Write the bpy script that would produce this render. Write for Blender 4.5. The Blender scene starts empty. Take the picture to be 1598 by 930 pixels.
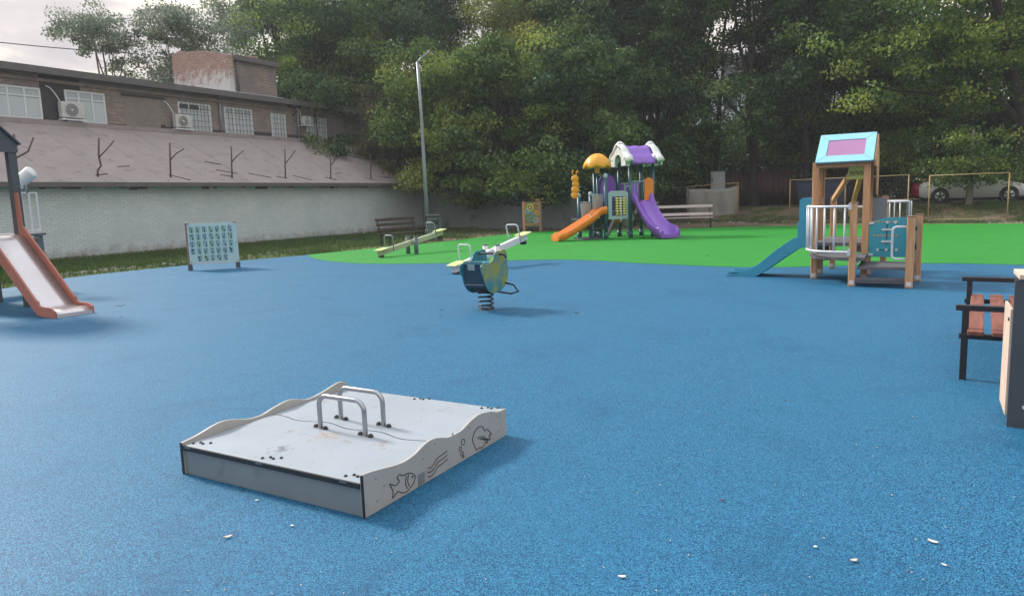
import bpy, math, random
import numpy as np
from mathutils import Vector, Matrix
R = math.radians
PI = math.pi
scene = bpy.context.scene
COL = scene.collection

# ------------------------------------------------------------------ camera
p_, r_ = 0.13624, -0.03299
cam_d = bpy.data.cameras.new('camera'); cam = bpy.data.objects.new('camera', cam_d); COL.objects.link(cam)
cam_d.sensor_width = 36; cam_d.lens = 25.457; cam_d.clip_end = 2000; cam_d.clip_start = 0.05
rx = Vector((math.cos(r_), math.sin(r_)*math.sin(p_), math.sin(r_)*math.cos(p_)))
up = Vector((-math.sin(r_), math.cos(r_)*math.sin(p_), math.cos(r_)*math.cos(p_)))
fw = Vector((0, math.cos(p_), -math.sin(p_)))
cam.matrix_world = Matrix(((rx.x, up.x, -fw.x, 0), (rx.y, up.y, -fw.y, 0), (rx.z, up.z, -fw.z, 1.6), (0, 0, 0, 1)))
scene.camera = cam

# ------------------------------------------------------------------ world and sun
SUN_EL, SUN_AZ = 38, -52          # azimuth: degrees clockwise from +Y
w = bpy.data.worlds.new('World'); scene.world = w; w.use_nodes = True
nt = w.node_tree; nt.nodes.clear()
def N(nt, t, **k):
    n = nt.nodes.new(t)
    for a, v in k.items():
        if a in n.inputs.keys() if hasattr(n.inputs, 'keys') else False: n.inputs[a].default_value = v
        else: setattr(n, a, v)
    return n
sky = nt.nodes.new('ShaderNodeTexSky'); sky.sky_type = 'NISHITA'; sky.sun_disc = False
sky.sun_elevation = R(SUN_EL); sky.sun_rotation = R(SUN_AZ); sky.dust_density = 3; sky.air_density = 1.2
tc = nt.nodes.new('ShaderNodeTexCoord'); mp = nt.nodes.new('ShaderNodeMapping'); mp.inputs['Scale'].default_value = (1, 1, 2.4)
nz = nt.nodes.new('ShaderNodeTexNoise'); nz.inputs['Scale'].default_value = 7.5; nz.inputs['Detail'].default_value = 7; nz.inputs['Roughness'].default_value = .55
nz.inputs['Distortion'].default_value = .3
cr = nt.nodes.new('ShaderNodeValToRGB')
cr.color_ramp.elements[0].position = .30; cr.color_ramp.elements[0].color = (6.0, 5.5, 5.75, 1)
cr.color_ramp.elements[1].position = .60; cr.color_ramp.elements[1].color = (12.0, 11.0, 9.2, 1)
e = cr.color_ramp.elements.new(.48); e.color = (7.6, 6.9, 6.9, 1)
mx = nt.nodes.new('ShaderNodeMixRGB'); mx.inputs[0].default_value = .93
bg = nt.nodes.new('ShaderNodeBackground'); bg.inputs['Strength'].default_value = .098
wo = nt.nodes.new('ShaderNodeOutputWorld')
L = nt.links.new
L(tc.outputs['Generated'], mp.inputs[0]); L(mp.outputs[0], nz.inputs['Vector']); L(nz.outputs['Fac'], cr.inputs[0])
# overcast sky: brighter overhead than near the horizon
sep = nt.nodes.new('ShaderNodeSeparateXYZ'); L(tc.outputs['Generated'], sep.inputs[0]); zr = nt.nodes.new('ShaderNodeMapRange')
zr.inputs[1].default_value = .15; zr.inputs[2].default_value = .9; zr.inputs[3].default_value = .74; zr.inputs[4].default_value = 1.55; L(sep.outputs[2], zr.inputs[0])
vs = nt.nodes.new('ShaderNodeVectorMath'); vs.operation = 'SCALE'; L(cr.outputs[0], vs.inputs[0]); L(zr.outputs[0], vs.inputs['Scale'])
zt = nt.nodes.new('ShaderNodeMapRange'); zt.inputs[1].default_value = .3; zt.inputs[2].default_value = .85; L(sep.outputs[2], zt.inputs[0])
tn = nt.nodes.new('ShaderNodeMixRGB'); tn.blend_type = 'MULTIPLY'; tn.inputs[2].default_value = (.84, .98, 1.14, 1); L(zt.outputs[0], tn.inputs[0]); L(vs.outputs[0], tn.inputs[1])
L(sky.outputs[0], mx.inputs[1]); L(tn.outputs[0], mx.inputs[2]); L(mx.outputs[0], bg.inputs[0]); L(bg.outputs[0], wo.inputs[0])
sd = bpy.data.lights.new('sun', 'SUN'); sd.energy = 3.6; sd.angle = R(10); sd.color = (1, .95, .88)
so = bpy.data.objects.new('sun', sd); COL.objects.link(so); so.location = (0, 0, 30)
sdir = Vector((math.sin(R(SUN_AZ))*math.cos(R(SUN_EL)), math.cos(R(SUN_AZ))*math.cos(R(SUN_EL)), math.sin(R(SUN_EL))))
so.rotation_euler = sdir.to_track_quat('Z', 'Y').to_euler()
scene.view_settings.view_transform = 'Standard'; scene.view_settings.look = 'None'
scene.view_settings.exposure = 0.45; scene.view_settings.gamma = 1

# ------------------------------------------------------------------ materials
def mat(name, col, rough=.6, var=None, vscale=3, vamt=.5, spec=.5, metal=0, bump=0, bscale=40, detail=5, trans=0, co='Object', dirt=None, dscale=1.5, dlo=.55, dhi=.7):
    m = bpy.data.materials.new(name); m.use_nodes = True
    t = m.node_tree; b = t.nodes['Principled BSDF']
    b.inputs['Roughness'].default_value = rough; b.inputs['Metallic'].default_value = metal
    b.inputs['Specular IOR Level'].default_value = spec
    c4 = (*col, 1); tcn = t.nodes.new('ShaderNodeTexCoord')
    last = None
    if var is not None:
        n = t.nodes.new('ShaderNodeTexNoise'); n.inputs['Scale'].default_value = vscale; n.inputs['Detail'].default_value = detail
        n.inputs['Roughness'].default_value = .6
        t.links.new(tcn.outputs[co], n.inputs['Vector'])
        mr = t.nodes.new('ShaderNodeMapRange'); mr.inputs[1].default_value = .5-vamt*.5; mr.inputs[2].default_value = .5+vamt*.5
        t.links.new(n.outputs['Fac'], mr.inputs[0])
        mxn = t.nodes.new('ShaderNodeMixRGB'); mxn.inputs[1].default_value = c4; mxn.inputs[2].default_value = (*var, 1)
        t.links.new(mr.outputs[0], mxn.inputs[0]); last = mxn.outputs[0]
    if dirt is not None:
        n = t.nodes.new('ShaderNodeTexNoise'); n.inputs['Scale'].default_value = dscale; n.inputs['Detail'].default_value = 9
        n.inputs['Roughness'].default_value = .7
        t.links.new(tcn.outputs[co], n.inputs['Vector'])
        mr = t.nodes.new('ShaderNodeMapRange'); mr.inputs[1].default_value = dlo; mr.inputs[2].default_value = dhi
        t.links.new(n.outputs['Fac'], mr.inputs[0])
        mxn = t.nodes.new('ShaderNodeMixRGB'); mxn.inputs[1].default_value = c4; mxn.inputs[2].default_value = (*dirt, 1)
        if last: t.links.new(last, mxn.inputs[1])
        t.links.new(mr.outputs[0], mxn.inputs[0]); last = mxn.outputs[0]
    if last: t.links.new(last, b.inputs['Base Color'])
    else: b.inputs['Base Color'].default_value = c4
    if bump:
        n = t.nodes.new('ShaderNodeTexNoise'); n.inputs['Scale'].default_value = bscale; n.inputs['Detail'].default_value = 4
        t.links.new(tcn.outputs[co], n.inputs['Vector'])
        bp = t.nodes.new('ShaderNodeBump'); bp.inputs['Strength'].default_value = bump; bp.inputs['Distance'].default_value = .02
        t.links.new(n.outputs['Fac'], bp.inputs['Height']); t.links.new(bp.outputs[0], b.inputs['Normal'])
    return m

def rubber(name, dark, mid, light, tint):
    m = bpy.data.materials.new(name); m.use_nodes = True
    t = m.node_tree; b = t.nodes['Principled BSDF']; b.inputs['Roughness'].default_value = .58; b.inputs['Specular IOR Level'].default_value = .25
    tcn = t.nodes.new('ShaderNodeTexCoord')
    v = t.nodes.new('ShaderNodeTexVoronoi'); v.inputs['Scale'].default_value = 235; t.links.new(tcn.outputs['Object'], v.inputs['Vector'])
    n = t.nodes.new('ShaderNodeTexNoise'); n.inputs['Scale'].default_value = 150; n.inputs['Detail'].default_value = 4; t.links.new(tcn.outputs['Object'], n.inputs['Vector'])
    sx = t.nodes.new('ShaderNodeSeparateXYZ'); t.links.new(v.outputs['Color'], sx.inputs[0])
    ad = t.nodes.new('ShaderNodeMath'); ad.operation = 'MULTIPLY_ADD'; ad.inputs[1].default_value = .45
    ad2 = t.nodes.new('ShaderNodeMath'); ad2.operation = 'MULTIPLY'; ad2.inputs[1].default_value = .6; t.links.new(n.outputs['Fac'], ad2.inputs[0])
    t.links.new(sx.outputs[0], ad.inputs[0]); t.links.new(ad2.outputs[0], ad.inputs[2])
    c = t.nodes.new('ShaderNodeValToRGB'); t.links.new(ad.outputs[0], c.inputs[0])
    c.color_ramp.elements[0].position = .33; c.color_ramp.elements[0].color = (*dark, 1)
    c.color_ramp.elements[1].position = .74; c.color_ramp.elements[1].color = (*light, 1)
    e = c.color_ramp.elements.new(.5); e.color = (*mid, 1)
    n2 = t.nodes.new('ShaderNodeTexNoise'); n2.inputs['Scale'].default_value = .45; n2.inputs['Detail'].default_value = 8; n2.inputs['Roughness'].default_value = .65
    t.links.new(tcn.outputs['Object'], n2.inputs['Vector'])
    mr = t.nodes.new('ShaderNodeMapRange'); mr.inputs[1].default_value = .38; mr.inputs[2].default_value = .72; mr.inputs[4].default_value = .5
    t.links.new(n2.outputs['Fac'], mr.inputs[0])
    mxn = t.nodes.new('ShaderNodeMixRGB'); mxn.inputs[2].default_value = (*tint, 1)
    t.links.new(mr.outputs[0], mxn.inputs[0]); t.links.new(c.outputs[0], mxn.inputs[1])
    n3 = t.nodes.new('ShaderNodeTexNoise'); n3.inputs['Scale'].default_value = 1.1; n3.inputs['Detail'].default_value = 9; n3.inputs['Roughness'].default_value = .75; n3.inputs['Distortion'].default_value = .8
    t.links.new(tcn.outputs['Object'], n3.inputs['Vector']); m3 = t.nodes.new('ShaderNodeMapRange'); m3.inputs[1].default_value = .52; m3.inputs[2].default_value = .75; m3.inputs[4].default_value = .5; t.links.new(n3.outputs['Fac'], m3.inputs[0])
    mx3 = t.nodes.new('ShaderNodeMixRGB'); mx3.inputs[2].default_value = (*[q*.55 for q in mid], 1); t.links.new(m3.outputs[0], mx3.inputs[0]); t.links.new(mxn.outputs[0], mx3.inputs[1]); t.links.new(mx3.outputs[0], b.inputs['Base Color'])
    rr_ = t.nodes.new('ShaderNodeMapRange'); rr_.inputs[3].default_value = .5; rr_.inputs[4].default_value = .72; t.links.new(n2.outputs['Fac'], rr_.inputs[0]); t.links.new(rr_.outputs[0], b.inputs['Roughness'])
    bp = t.nodes.new('ShaderNodeBump'); bp.inputs['Strength'].default_value = .45; bp.inputs['Distance'].default_value = .004
    t.links.new(ad.outputs[0], bp.inputs['Height']); t.links.new(bp.outputs[0], b.inputs['Normal'])
    return m

def brick(name, c1, c2, mortar, sx=1, worn=None, wlo=.5, whi=.62, wscale=.8, bump=.6, low=None, low_h=.7, low_0=0, lr=(.55, .95), mort=.012, gap=None, sz=1, axis='XZ', off=.5):
    m = bpy.data.materials.new(name); m.use_nodes = True
    t = m.node_tree; b = t.nodes['Principled BSDF']; b.inputs['Roughness'].default_value = .85; b.inputs['Specular IOR Level'].default_value = .2
    tcn = t.nodes.new('ShaderNodeTexCoord'); s = t.nodes.new('ShaderNodeSeparateXYZ'); cb = t.nodes.new('ShaderNodeCombineXYZ')
    t.links.new(tcn.outputs['Object'], s.inputs[0])
    # x+y so that both faces of a block get bricks
    ad = t.nodes.new('ShaderNodeMath'); ad.operation = 'ADD'; t.links.new(s.outputs['X'], ad.inputs[0]); t.links.new(s.outputs['Y'], ad.inputs[1])
    t.links.new(ad.outputs[0], cb.inputs[0]); t.links.new(s.outputs['Z'], cb.inputs[1])
    # slight wobble
    nw = t.nodes.new('ShaderNodeTexNoise'); nw.inputs['Scale'].default_value = 6; t.links.new(tcn.outputs['Object'], nw.inputs['Vector'])
    vm = t.nodes.new('ShaderNodeVectorMath'); vm.operation = 'MULTIPLY_ADD'; vm.inputs[1].default_value = (.03, .025, 0)
    t.links.new(nw.outputs['Color'], vm.inputs[0]); t.links.new(cb.outputs[0], vm.inputs[2])
    br = t.nodes.new('ShaderNodeTexBrick'); br.inputs['Scale'].default_value = 1; br.inputs['Brick Width'].default_value = .26*sx; br.inputs['Row Height'].default_value = .078*sz
    br.inputs['Mortar Size'].default_value = mort; br.inputs['Mortar Smooth'].default_value = .3; br.inputs['Bias'].default_value = -.1
    br.inputs['Color1'].default_value = (*c1, 1); br.inputs['Color2'].default_value = (*c2, 1); br.inputs['Mortar'].default_value = (*mortar, 1)
    t.links.new(vm.outputs[0], br.inputs['Vector']); last = br.outputs['Color']
    def layer(last, col, scale, lo, hi, hz=None, h0=0, detail=9):
        n = t.nodes.new('ShaderNodeTexNoise'); n.inputs['Scale'].default_value = scale; n.inputs['Detail'].default_value = detail; n.inputs['Roughness'].default_value = .7
        t.links.new(tcn.outputs['Object'], n.inputs['Vector'])
        src = n.outputs['Fac']
        if hz:
            mrz = t.nodes.new('ShaderNodeMapRange'); mrz.inputs[1].default_value = h0; mrz.inputs[2].default_value = hz; mrz.inputs[3].default_value = .35; mrz.inputs[4].default_value = -.25
            t.links.new(s.outputs['Z'], mrz.inputs[0]); a2 = t.nodes.new('ShaderNodeMath'); a2.operation = 'ADD'
            t.links.new(src, a2.inputs[0]); t.links.new(mrz.outputs[0], a2.inputs[1]); src = a2.outputs[0]
        mr = t.nodes.new('ShaderNodeMapRange'); mr.inputs[1].default_value = lo; mr.inputs[2].default_value = hi; t.links.new(src, mr.inputs[0])
        mxn = t.nodes.new('ShaderNodeMixRGB'); mxn.inputs[2].default_value = (*col, 1)
        t.links.new(mr.outputs[0], mxn.inputs[0]); t.links.new(last, mxn.inputs[1]); return mxn.outputs[0]
    if worn: last = layer(last, worn, wscale, wlo, whi)
    if low: last = layer(last, low, 3, lr[0], lr[1], low_h, low_0)
    if gap: last = layer(last, gap, 9, .635, .675)
    t.links.new(last, b.inputs['Base Color'])
    nb = t.nodes.new('ShaderNodeTexNoise'); nb.inputs['Scale'].default_value = 25; t.links.new(tcn.outputs['Object'], nb.inputs['Vector'])
    mb_ = t.nodes.new('ShaderNodeMath'); mb_.operation = 'MULTIPLY_ADD'; mb_.inputs[1].default_value = .6
    inv = t.nodes.new('ShaderNodeMath'); inv.operation = 'SUBTRACT'; inv.inputs[0].default_value = 1
    t.links.new(br.outputs['Fac'], inv.inputs[1]); t.links.new(nb.outputs['Fac'], mb_.inputs[0]); t.links.new(inv.outputs[0], mb_.inputs[2])
    bp = t.nodes.new('ShaderNodeBump'); bp.inputs['Strength'].default_value = bump; bp.inputs['Distance'].default_value = .012
    t.links.new(mb_.outputs[0], bp.inputs['Height']); t.links.new(bp.outputs[0], b.inputs['Normal'])
    return m

def leafmat(name, c1, c2, c3, tr=.35):
    m = bpy.data.materials.new(name); m.use_nodes = True
    t = m.node_tree; t.nodes.clear()
    g = t.nodes.new('ShaderNodeNewGeometry'); c = t.nodes.new('ShaderNodeValToRGB')
    at = t.nodes.new('ShaderNodeAttribute'); at.attribute_name = 'clump'
    ad = t.nodes.new('ShaderNodeMath'); ad.operation = 'MULTIPLY_ADD'; ad.inputs[1].default_value = .35
    m2 = t.nodes.new('ShaderNodeMath'); m2.operation = 'MULTIPLY'; m2.inputs[1].default_value = .65
    t.links.new(at.outputs['Fac'], m2.inputs[0]); t.links.new(g.outputs['Random Per Island'], ad.inputs[0]); t.links.new(m2.outputs[0], ad.inputs[2])
    t.links.new(ad.outputs[0], c.inputs[0])
    c.color_ramp.elements[0].position = .12; c.color_ramp.elements[0].color = (*c1, 1)
    c.color_ramp.elements[1].position = .9; c.color_ramp.elements[1].color = (*c3, 1)
    e = c.color_ramp.elements.new(.5); e.color = (*c2, 1)
    d = t.nodes.new('ShaderNodeBsdfDiffuse'); tl = t.nodes.new('ShaderNodeBsdfTranslucent'); gl = t.nodes.new('ShaderNodeBsdfGlossy'); gl.inputs['Roughness'].default_value = .5
    gl.inputs['Color'].default_value = (.6, .65, .6, 1)
    mxs = t.nodes.new('ShaderNodeMixShader'); mxs.inputs[0].default_value = tr
    mx2 = t.nodes.new('ShaderNodeMixShader'); mx2.inputs[0].default_value = .05
    o = t.nodes.new('ShaderNodeOutputMaterial')
    t.links.new(c.outputs[0], d.inputs[0]); t.links.new(c.outputs[0], tl.inputs[0]); t.links.new(d.outputs[0], mxs.inputs[1]); t.links.new(tl.outputs[0], mxs.inputs[2])
    t.links.new(mxs.outputs[0], mx2.inputs[1]); t.links.new(gl.outputs[0], mx2.inputs[2]); t.links.new(mx2.outputs[0], o.inputs[0])
    return m

def wood(name, c1, c2, sc=2.5, rough=.65, ax='Z', dirt=None):
    m = bpy.data.materials.new(name); m.use_nodes = True
    t = m.node_tree; b = t.nodes['Principled BSDF']; b.inputs['Roughness'].default_value = rough; b.inputs['Specular IOR Level'].default_value = .3
    tcn = t.nodes.new('ShaderNodeTexCoord'); mpn = t.nodes.new('ShaderNodeMapping')
    s = [14, 14, 14]; s['XYZ'.index(ax)] = .9; mpn.inputs['Scale'].default_value = s
    n = t.nodes.new('ShaderNodeTexNoise'); n.inputs['Scale'].default_value = sc; n.inputs['Detail'].default_value = 8; n.inputs['Distortion'].default_value = .6
    t.links.new(tcn.outputs['Object'], mpn.inputs[0]); t.links.new(mpn.outputs[0], n.inputs['Vector'])
    c = t.nodes.new('ShaderNodeValToRGB'); c.color_ramp.elements[0].position = .35; c.color_ramp.elements[0].color = (*c1, 1)
    c.color_ramp.elements[1].position = .65; c.color_ramp.elements[1].color = (*c2, 1)
    t.links.new(n.outputs['Fac'], c.inputs[0]); last = c.outputs[0]
    if dirt:
        n2 = t.nodes.new('ShaderNodeTexNoise'); n2.inputs['Scale'].default_value = 9; n2.inputs['Detail'].default_value = 8
        t.links.new(tcn.outputs['Object'], n2.inputs['Vector']); mr = t.nodes.new('ShaderNodeMapRange'); mr.inputs[1].default_value = .62; mr.inputs[2].default_value = .66
        t.links.new(n2.outputs['Fac'], mr.inputs[0]); mm = t.nodes.new('ShaderNodeMixRGB'); mm.inputs[2].default_value = (*dirt, 1)
        t.links.new(mr.outputs[0], mm.inputs[0]); t.links.new(last, mm.inputs[1]); last = mm.outputs[0]
    t.links.new(last, b.inputs['Base Color'])
    bp = t.nodes.new('ShaderNodeBump'); bp.inputs['Strength'].default_value = .3; bp.inputs['Distance'].default_value = .005
    t.links.new(n.outputs['Fac'], bp.inputs['Height']); t.links.new(bp.outputs[0], b.inputs['Normal'])
    return m

M = {}
M['blue'] = rubber('blue_rubber', (.001, .016, .054), (.005, .080, .188), (.050, .25, .40), (.014, .12, .228))
M['green'] = rubber('green_rubber', (.004, .08, .008), (.010, .205, .018), (.05, .36, .05), (.022, .255, .028))
M['paint_brick'] = brick('whitewashed_brick', (.62, .69, .71), (.70, .76, .77), (.46, .51, .53), worn=(.50, .57, .60), wlo=.45, whi=.7, wscale=.7, bump=.9, low=(.27, .23, .20), low_h=.9, mort=.010, gap=(.16, .13, .12), sx=1.0)
M['red_brick'] = brick('old_brick', (.20, .135, .115), (.33, .245, .205), (.30, .27, .255), worn=(.20, .175, .17), wlo=.42, whi=.62, wscale=1.1, mort=.013, gap=(.12, .08, .07))
M['brick_white'] = brick('peeling_whitewash_brick', (.30, .15, .11), (.44, .26, .18), (.40, .34, .31), low=(.58, .56, .55), low_h=9.6, low_0=7.0, mort=.016, lr=(.50, .66), gap=(.10, .09, .09))
M['conc_wall'] = mat('grey_concrete', (.25, .285, .29), .9, (.19, .215, .22), 1.2, .5, bump=.4, bscale=12, dirt=(.13, .15, .14), dscale=.9)
M['felt'] = mat('roofing_felt', (.25, .212, .203), .85, (.32, .275, .263), 1.3, .6, spec=.2, bump=.3, bscale=6, dirt=(.15, .115, .115), dscale=2.2, dlo=.55, dhi=.75)
M['fascia'] = mat('fascia_dark', (.09, .085, .085), .8, (.15, .13, .13), 2, .6)
M['soot'] = mat('sooty_render', (.035, .032, .035), .9, (.07, .06, .06), 2, .6)
M['bricked'] = mat('boarded_window', (.19, .16, .145), .9, (.26, .22, .2), 2.2, .6, dirt=(.12, .1, .09), dscale=3)
M['pvc'] = mat('white_pvc', (.62, .64, .66), .4)
M['glass'] = mat('window_glass', (.33, .38, .42), .12, (.42, .46, .5), 1.5, .8, spec=.8)
M['glass_dark'] = mat('dark_glass', (.05, .06, .07), .12, spec=.8)
M['curtain'] = mat('curtain', (.50, .53, .56), .9)
M['iron'] = mat('rusty_iron', (.045, .03, .028), .8, (.11, .06, .045), 12, .6)
M['grille'] = mat('dark_grille', (.10, .10, .11), .6)
M['galv'] = mat('galvanised', (.27, .31, .33), .45, (.22, .25, .27), 3, .5, metal=.4)
M['ac'] = mat('ac_casing', (.55, .55, .53), .5, (.44, .44, .42), 3, .5)
M['ac_dark'] = mat('ac_grille', (.16, .16, .17), .5)
M['lid'] = mat('laminate_lid', (.31, .35, .39), .45, (.26, .295, .33), 2.5, .6, spec=.3, dirt=(.22, .17, .13), dscale=8, dlo=.60, dhi=.74, bump=.03, bscale=80)
def stain(m, cx, cy, r, col):
    t = m.node_tree; b = t.nodes['Principled BSDF']; src = b.inputs['Base Color'].links[0].from_socket
    tcn = t.nodes.new('ShaderNodeTexCoord'); d = t.nodes.new('ShaderNodeVectorMath'); d.operation = 'DISTANCE'; d.inputs[1].default_value = (cx, cy, .18); t.links.new(tcn.outputs['Object'], d.inputs[0])
    n = t.nodes.new('ShaderNodeTexNoise'); n.inputs['Scale'].default_value = 16; n.inputs['Detail'].default_value = 9; n.inputs['Roughness'].default_value = .75; t.links.new(tcn.outputs['Object'], n.inputs['Vector'])
    mr = t.nodes.new('ShaderNodeMapRange'); mr.inputs[1].default_value = 0; mr.inputs[2].default_value = r; mr.inputs[3].default_value = .16; mr.inputs[4].default_value = -.1; t.links.new(d.outputs['Value'], mr.inputs[0])
    a = t.nodes.new('ShaderNodeMath'); a.operation = 'ADD'; t.links.new(n.outputs['Fac'], a.inputs[0]); t.links.new(mr.outputs[0], a.inputs[1])
    m2 = t.nodes.new('ShaderNodeMapRange'); m2.inputs[1].default_value = .60; m2.inputs[2].default_value = .70; m2.inputs[4].default_value = .85; t.links.new(a.outputs[0], m2.inputs[0])
    x = t.nodes.new('ShaderNodeMixRGB'); x.inputs[2].default_value = (*col, 1); t.links.new(m2.outputs[0], x.inputs[0]); t.links.new(src, x.inputs[1]); t.links.new(x.outputs[0], b.inputs['Base Color'])
stain(M['lid'], .72, .50, .30, (.33, .20, .11)); stain(M['lid'], .62, .22, .22, (.12, .12, .14)); stain(M['lid'], 1.1, .52, .2, (.24, .18, .12))
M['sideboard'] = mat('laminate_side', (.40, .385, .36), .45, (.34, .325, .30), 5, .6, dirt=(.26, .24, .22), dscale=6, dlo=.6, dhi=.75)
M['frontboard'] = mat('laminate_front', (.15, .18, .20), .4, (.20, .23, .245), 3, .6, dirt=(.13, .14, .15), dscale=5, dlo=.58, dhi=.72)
M['black'] = mat('black_edge', (.018, .018, .02), .5)
M['engrave'] = mat('engraved_line', (.03, .03, .035), .7)
M['steel'] = mat('brushed_steel', (.40, .41, .43), .28, (.30, .31, .33), 8, .6, metal=.95)
M['steel_bed'] = mat('slide_steel', (.62, .57, .57), .34, (.50, .46, .46), 2, .6, metal=.75, dirt=(.30, .26, .25), dscale=5, dlo=.62, dhi=.74)
M['orange_side'] = mat('terracotta_paint', (.42, .14, .09), .5, (.34, .12, .085), 4, .5)
M['dark_post'] = mat('dark_grey_post', (.045, .055, .065), .5, (.07, .08, .09), 3, .5)
M['white_metal'] = mat('white_powder_coat', (.66, .67, .68), .35, (.58, .58, .58), 9, .5)
M['oak'] = wood('honey_wood', (.46, .23, .115), (.60, .34, .18), dirt=None)
M['oak_dark'] = wood('weathered_wood', (.24, .15, .10), (.36, .23, .15))
M['cyan'] = mat('pale_cyan_board', (.25, .55, .63), .45, (.21, .48, .57), 3, .5)
M['teal'] = mat('teal_board', (.035, .28, .37), .4, (.05, .33, .41), 3, .5)
M['slide_blue'] = mat('blue_slide', (.03, .25, .38), .35, (.045, .30, .42), 2, .5)
M['mauve'] = mat('mauve_panel', (.30, .13, .28), .4, (.34, .16, .31), 2, .5)
M['yellow_board'] = mat('lime_yellow_board', (.85, .83, .25), .45)
M['yellow_beam'] = mat('ochre_beam', (.50, .34, .08), .5, (.42, .28, .07), 6, .5)
M['dk_plat'] = mat('dark_platform', (.09, .085, .095), .7, (.14, .13, .14), 6, .5)
M['orange_pl'] = mat('orange_plastic', (.78, .23, .015), .3, (.70, .19, .012), 3, .6)
M['yellow_pl'] = mat('yellow_plastic', (.78, .38, .015), .4, (.66, .28, .01), 9, .6, bump=1, bscale=10)
M['purple_pl'] = mat('purple_plastic', (.20, .075, .46), .28, (.24, .10, .50), 3, .6)
M['purple_roof'] = mat('purple_roof_plastic', (.17, .06, .42), .45, (.30, .15, .56), 18, .5, bump=1, bscale=18)
M['white_pl'] = mat('white_plastic', (.68, .70, .70), .4, (.60, .62, .62), 5, .6, bump=.3, bscale=10)
M['teal_post'] = mat('teal_post', (.010, .075, .105), .4, (.02, .10, .13), 3, .5)
M['greyblue_pl'] = mat('grey_blue_plastic', (.30, .43, .46), .4)
M['navy'] = mat('navy_plastic', (.02, .04, .16), .35)
M['cream_bead'] = mat('cream_plastic', (.60, .62, .50), .35)
M['yel_bead'] = mat('yellow_bead', (.66, .58, .12), .35)
M['taupe'] = mat('taupe_panel', (.36, .30, .29), .5)
M['board_face'] = mat('alphabet_face', (.40, .58, .60), .35, (.36, .53, .55), 4, .5)
M['board_cell'] = mat('alphabet_cell', (.22, .42, .45), .4)
M['board_green'] = mat('alphabet_cell_green', (.22, .42, .33), .4)
M['brown_post'] = mat('brown_post', (.20, .11, .10), .6, (.28, .17, .15), 6, .5)
M['bench_dark'] = wood('dark_bench_wood', (.035, .022, .022), (.065, .038, .038), ax='X')
M['bench_pink'] = wood('faded_pink_wood', (.42, .35, .34), (.56, .47, .46), ax='X')
M['bench_worn'] = wood('worn_red_wood', (.16, .055, .04), (.24, .09, .065), ax='X', dirt=None)
M['bench_iron'] = mat('bench_iron', (.018, .02, .024), .45)
M['ply'] = wood('light_plywood', (.52, .38, .28), (.68, .53, .42), sc=3.0)
M['cream_beam'] = mat('cream_beam', (.40, .42, .30), .5, (.32, .34, .25), 5, .5)
M['seat_yel'] = mat('pale_yellow_seat', (.50, .55, .24), .5, (.42, .47, .20), 5, .5)
M['post_grey'] = mat('slate_post', (.075, .11, .13), .6, (.11, .15, .17), 5, .5)
M['rider_l'] = mat('rider_teal_yellow', (.02, .20, .27), .4, (.27, .29, .05), 4.2, .22, detail=3)
M['rider_dark'] = mat('rider_dark_blue', (.008, .035, .07), .5, (.014, .05, .09), 5, .5)
M['rider_teal'] = mat('rider_teal', (.02, .17, .22), .4, (.03, .21, .26), 5, .5)
M['spring'] = mat('spring_black', (.012, .016, .03), .4)
M['label_grey'] = mat('grey_sticker', (.28, .36, .38), .5, (.18, .24, .27), 60, .3)
M['bark'] = mat('bark', (.055, .045, .04), .95, (.025, .022, .02), 5, .6, bump=1, bscale=14)
M['bark_pale'] = mat('pale_bark', (.20, .18, .16), .95, (.12, .105, .095), 5, .6, bump=1, bscale=14)
M['leaf_a'] = leafmat('leaf_dark', (.016, .042, .016), (.055, .120, .034), (.19, .26, .07))
M['leaf_b'] = leafmat('leaf_mid', (.030, .068, .016), (.105, .190, .034), (.33, .38, .07))
M['leaf_c'] = leafmat('leaf_pale', (.11, .14, .105), (.20, .245, .18), (.34, .375, .28))
M['leaf_y'] = leafmat('leaf_yellow', (.10, .14, .03), (.19, .23, .04), (.30, .30, .06), .45)
M['leaf_r'] = leafmat('leaf_reddish', (.06, .075, .03), (.13, .13, .05), (.21, .15, .07))
M['grass'] = leafmat('grass_blade', (.025, .055, .012), (.055, .11, .022), (.15, .18, .05), .3)
M['asphalt'] = mat('asphalt', (.075, .075, .078), .9, (.055, .055, .058), 20, .6)
M['stone'] = mat('rubble', (.42, .38, .36), .9, (.28, .25, .24), 8, .6)
M['fence_yellow'] = mat('faded_yellow_steel', (.42, .30, .14), .6, (.30, .20, .10), 9, .6)
M['fence_grey'] = mat('grey_steel', (.16, .17, .18), .6)
M['mesh_wire'] = mat('dark_mesh_wire', (.07, .065, .06), .6)
M['cloth'] = mat('grey_tarpaulin', (.30, .285, .26), .85, (.24, .23, .21), 2.5, .5, bump=.5, bscale=3, dirt=(.20, .18, .16), dscale=2)
M['brown_sheet'] = mat('brown_sheet_metal', (.06, .026, .024), .6, (.045, .021, .02), 3, .5)
M['car_white'] = mat('car_paint_white', (.55, .55, .54), .22, spec=.6)
M['car_red'] = mat('car_paint_red', (.35, .02, .03), .22, spec=.6)
M['tyre'] = mat('tyre_rubber', (.02, .02, .02), .8)
M['rim'] = mat('alloy_rim', (.42, .43, .44), .35, metal=.6)
M['car_glass'] = mat('car_glass', (.025, .03, .035), .06, spec=.9)
M['lamp_red'] = mat('tail_lamp', (.35, .01, .01), .2)
M['lamp_clear'] = mat('head_lamp', (.6, .62, .62), .1)
M['bin_blue'] = mat('blue_container', (.01, .022, .06), .5, (.015, .03, .075), 2, .5)
M['pale_wall'] = mat('pale_render', (.48, .52, .56), .8, (.42, .46, .50), .6, .5)
M['dry_leaf'] = mat('dry_leaf', (.55, .50, .44), .8, (.40, .34, .28), 60, .5)
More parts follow.
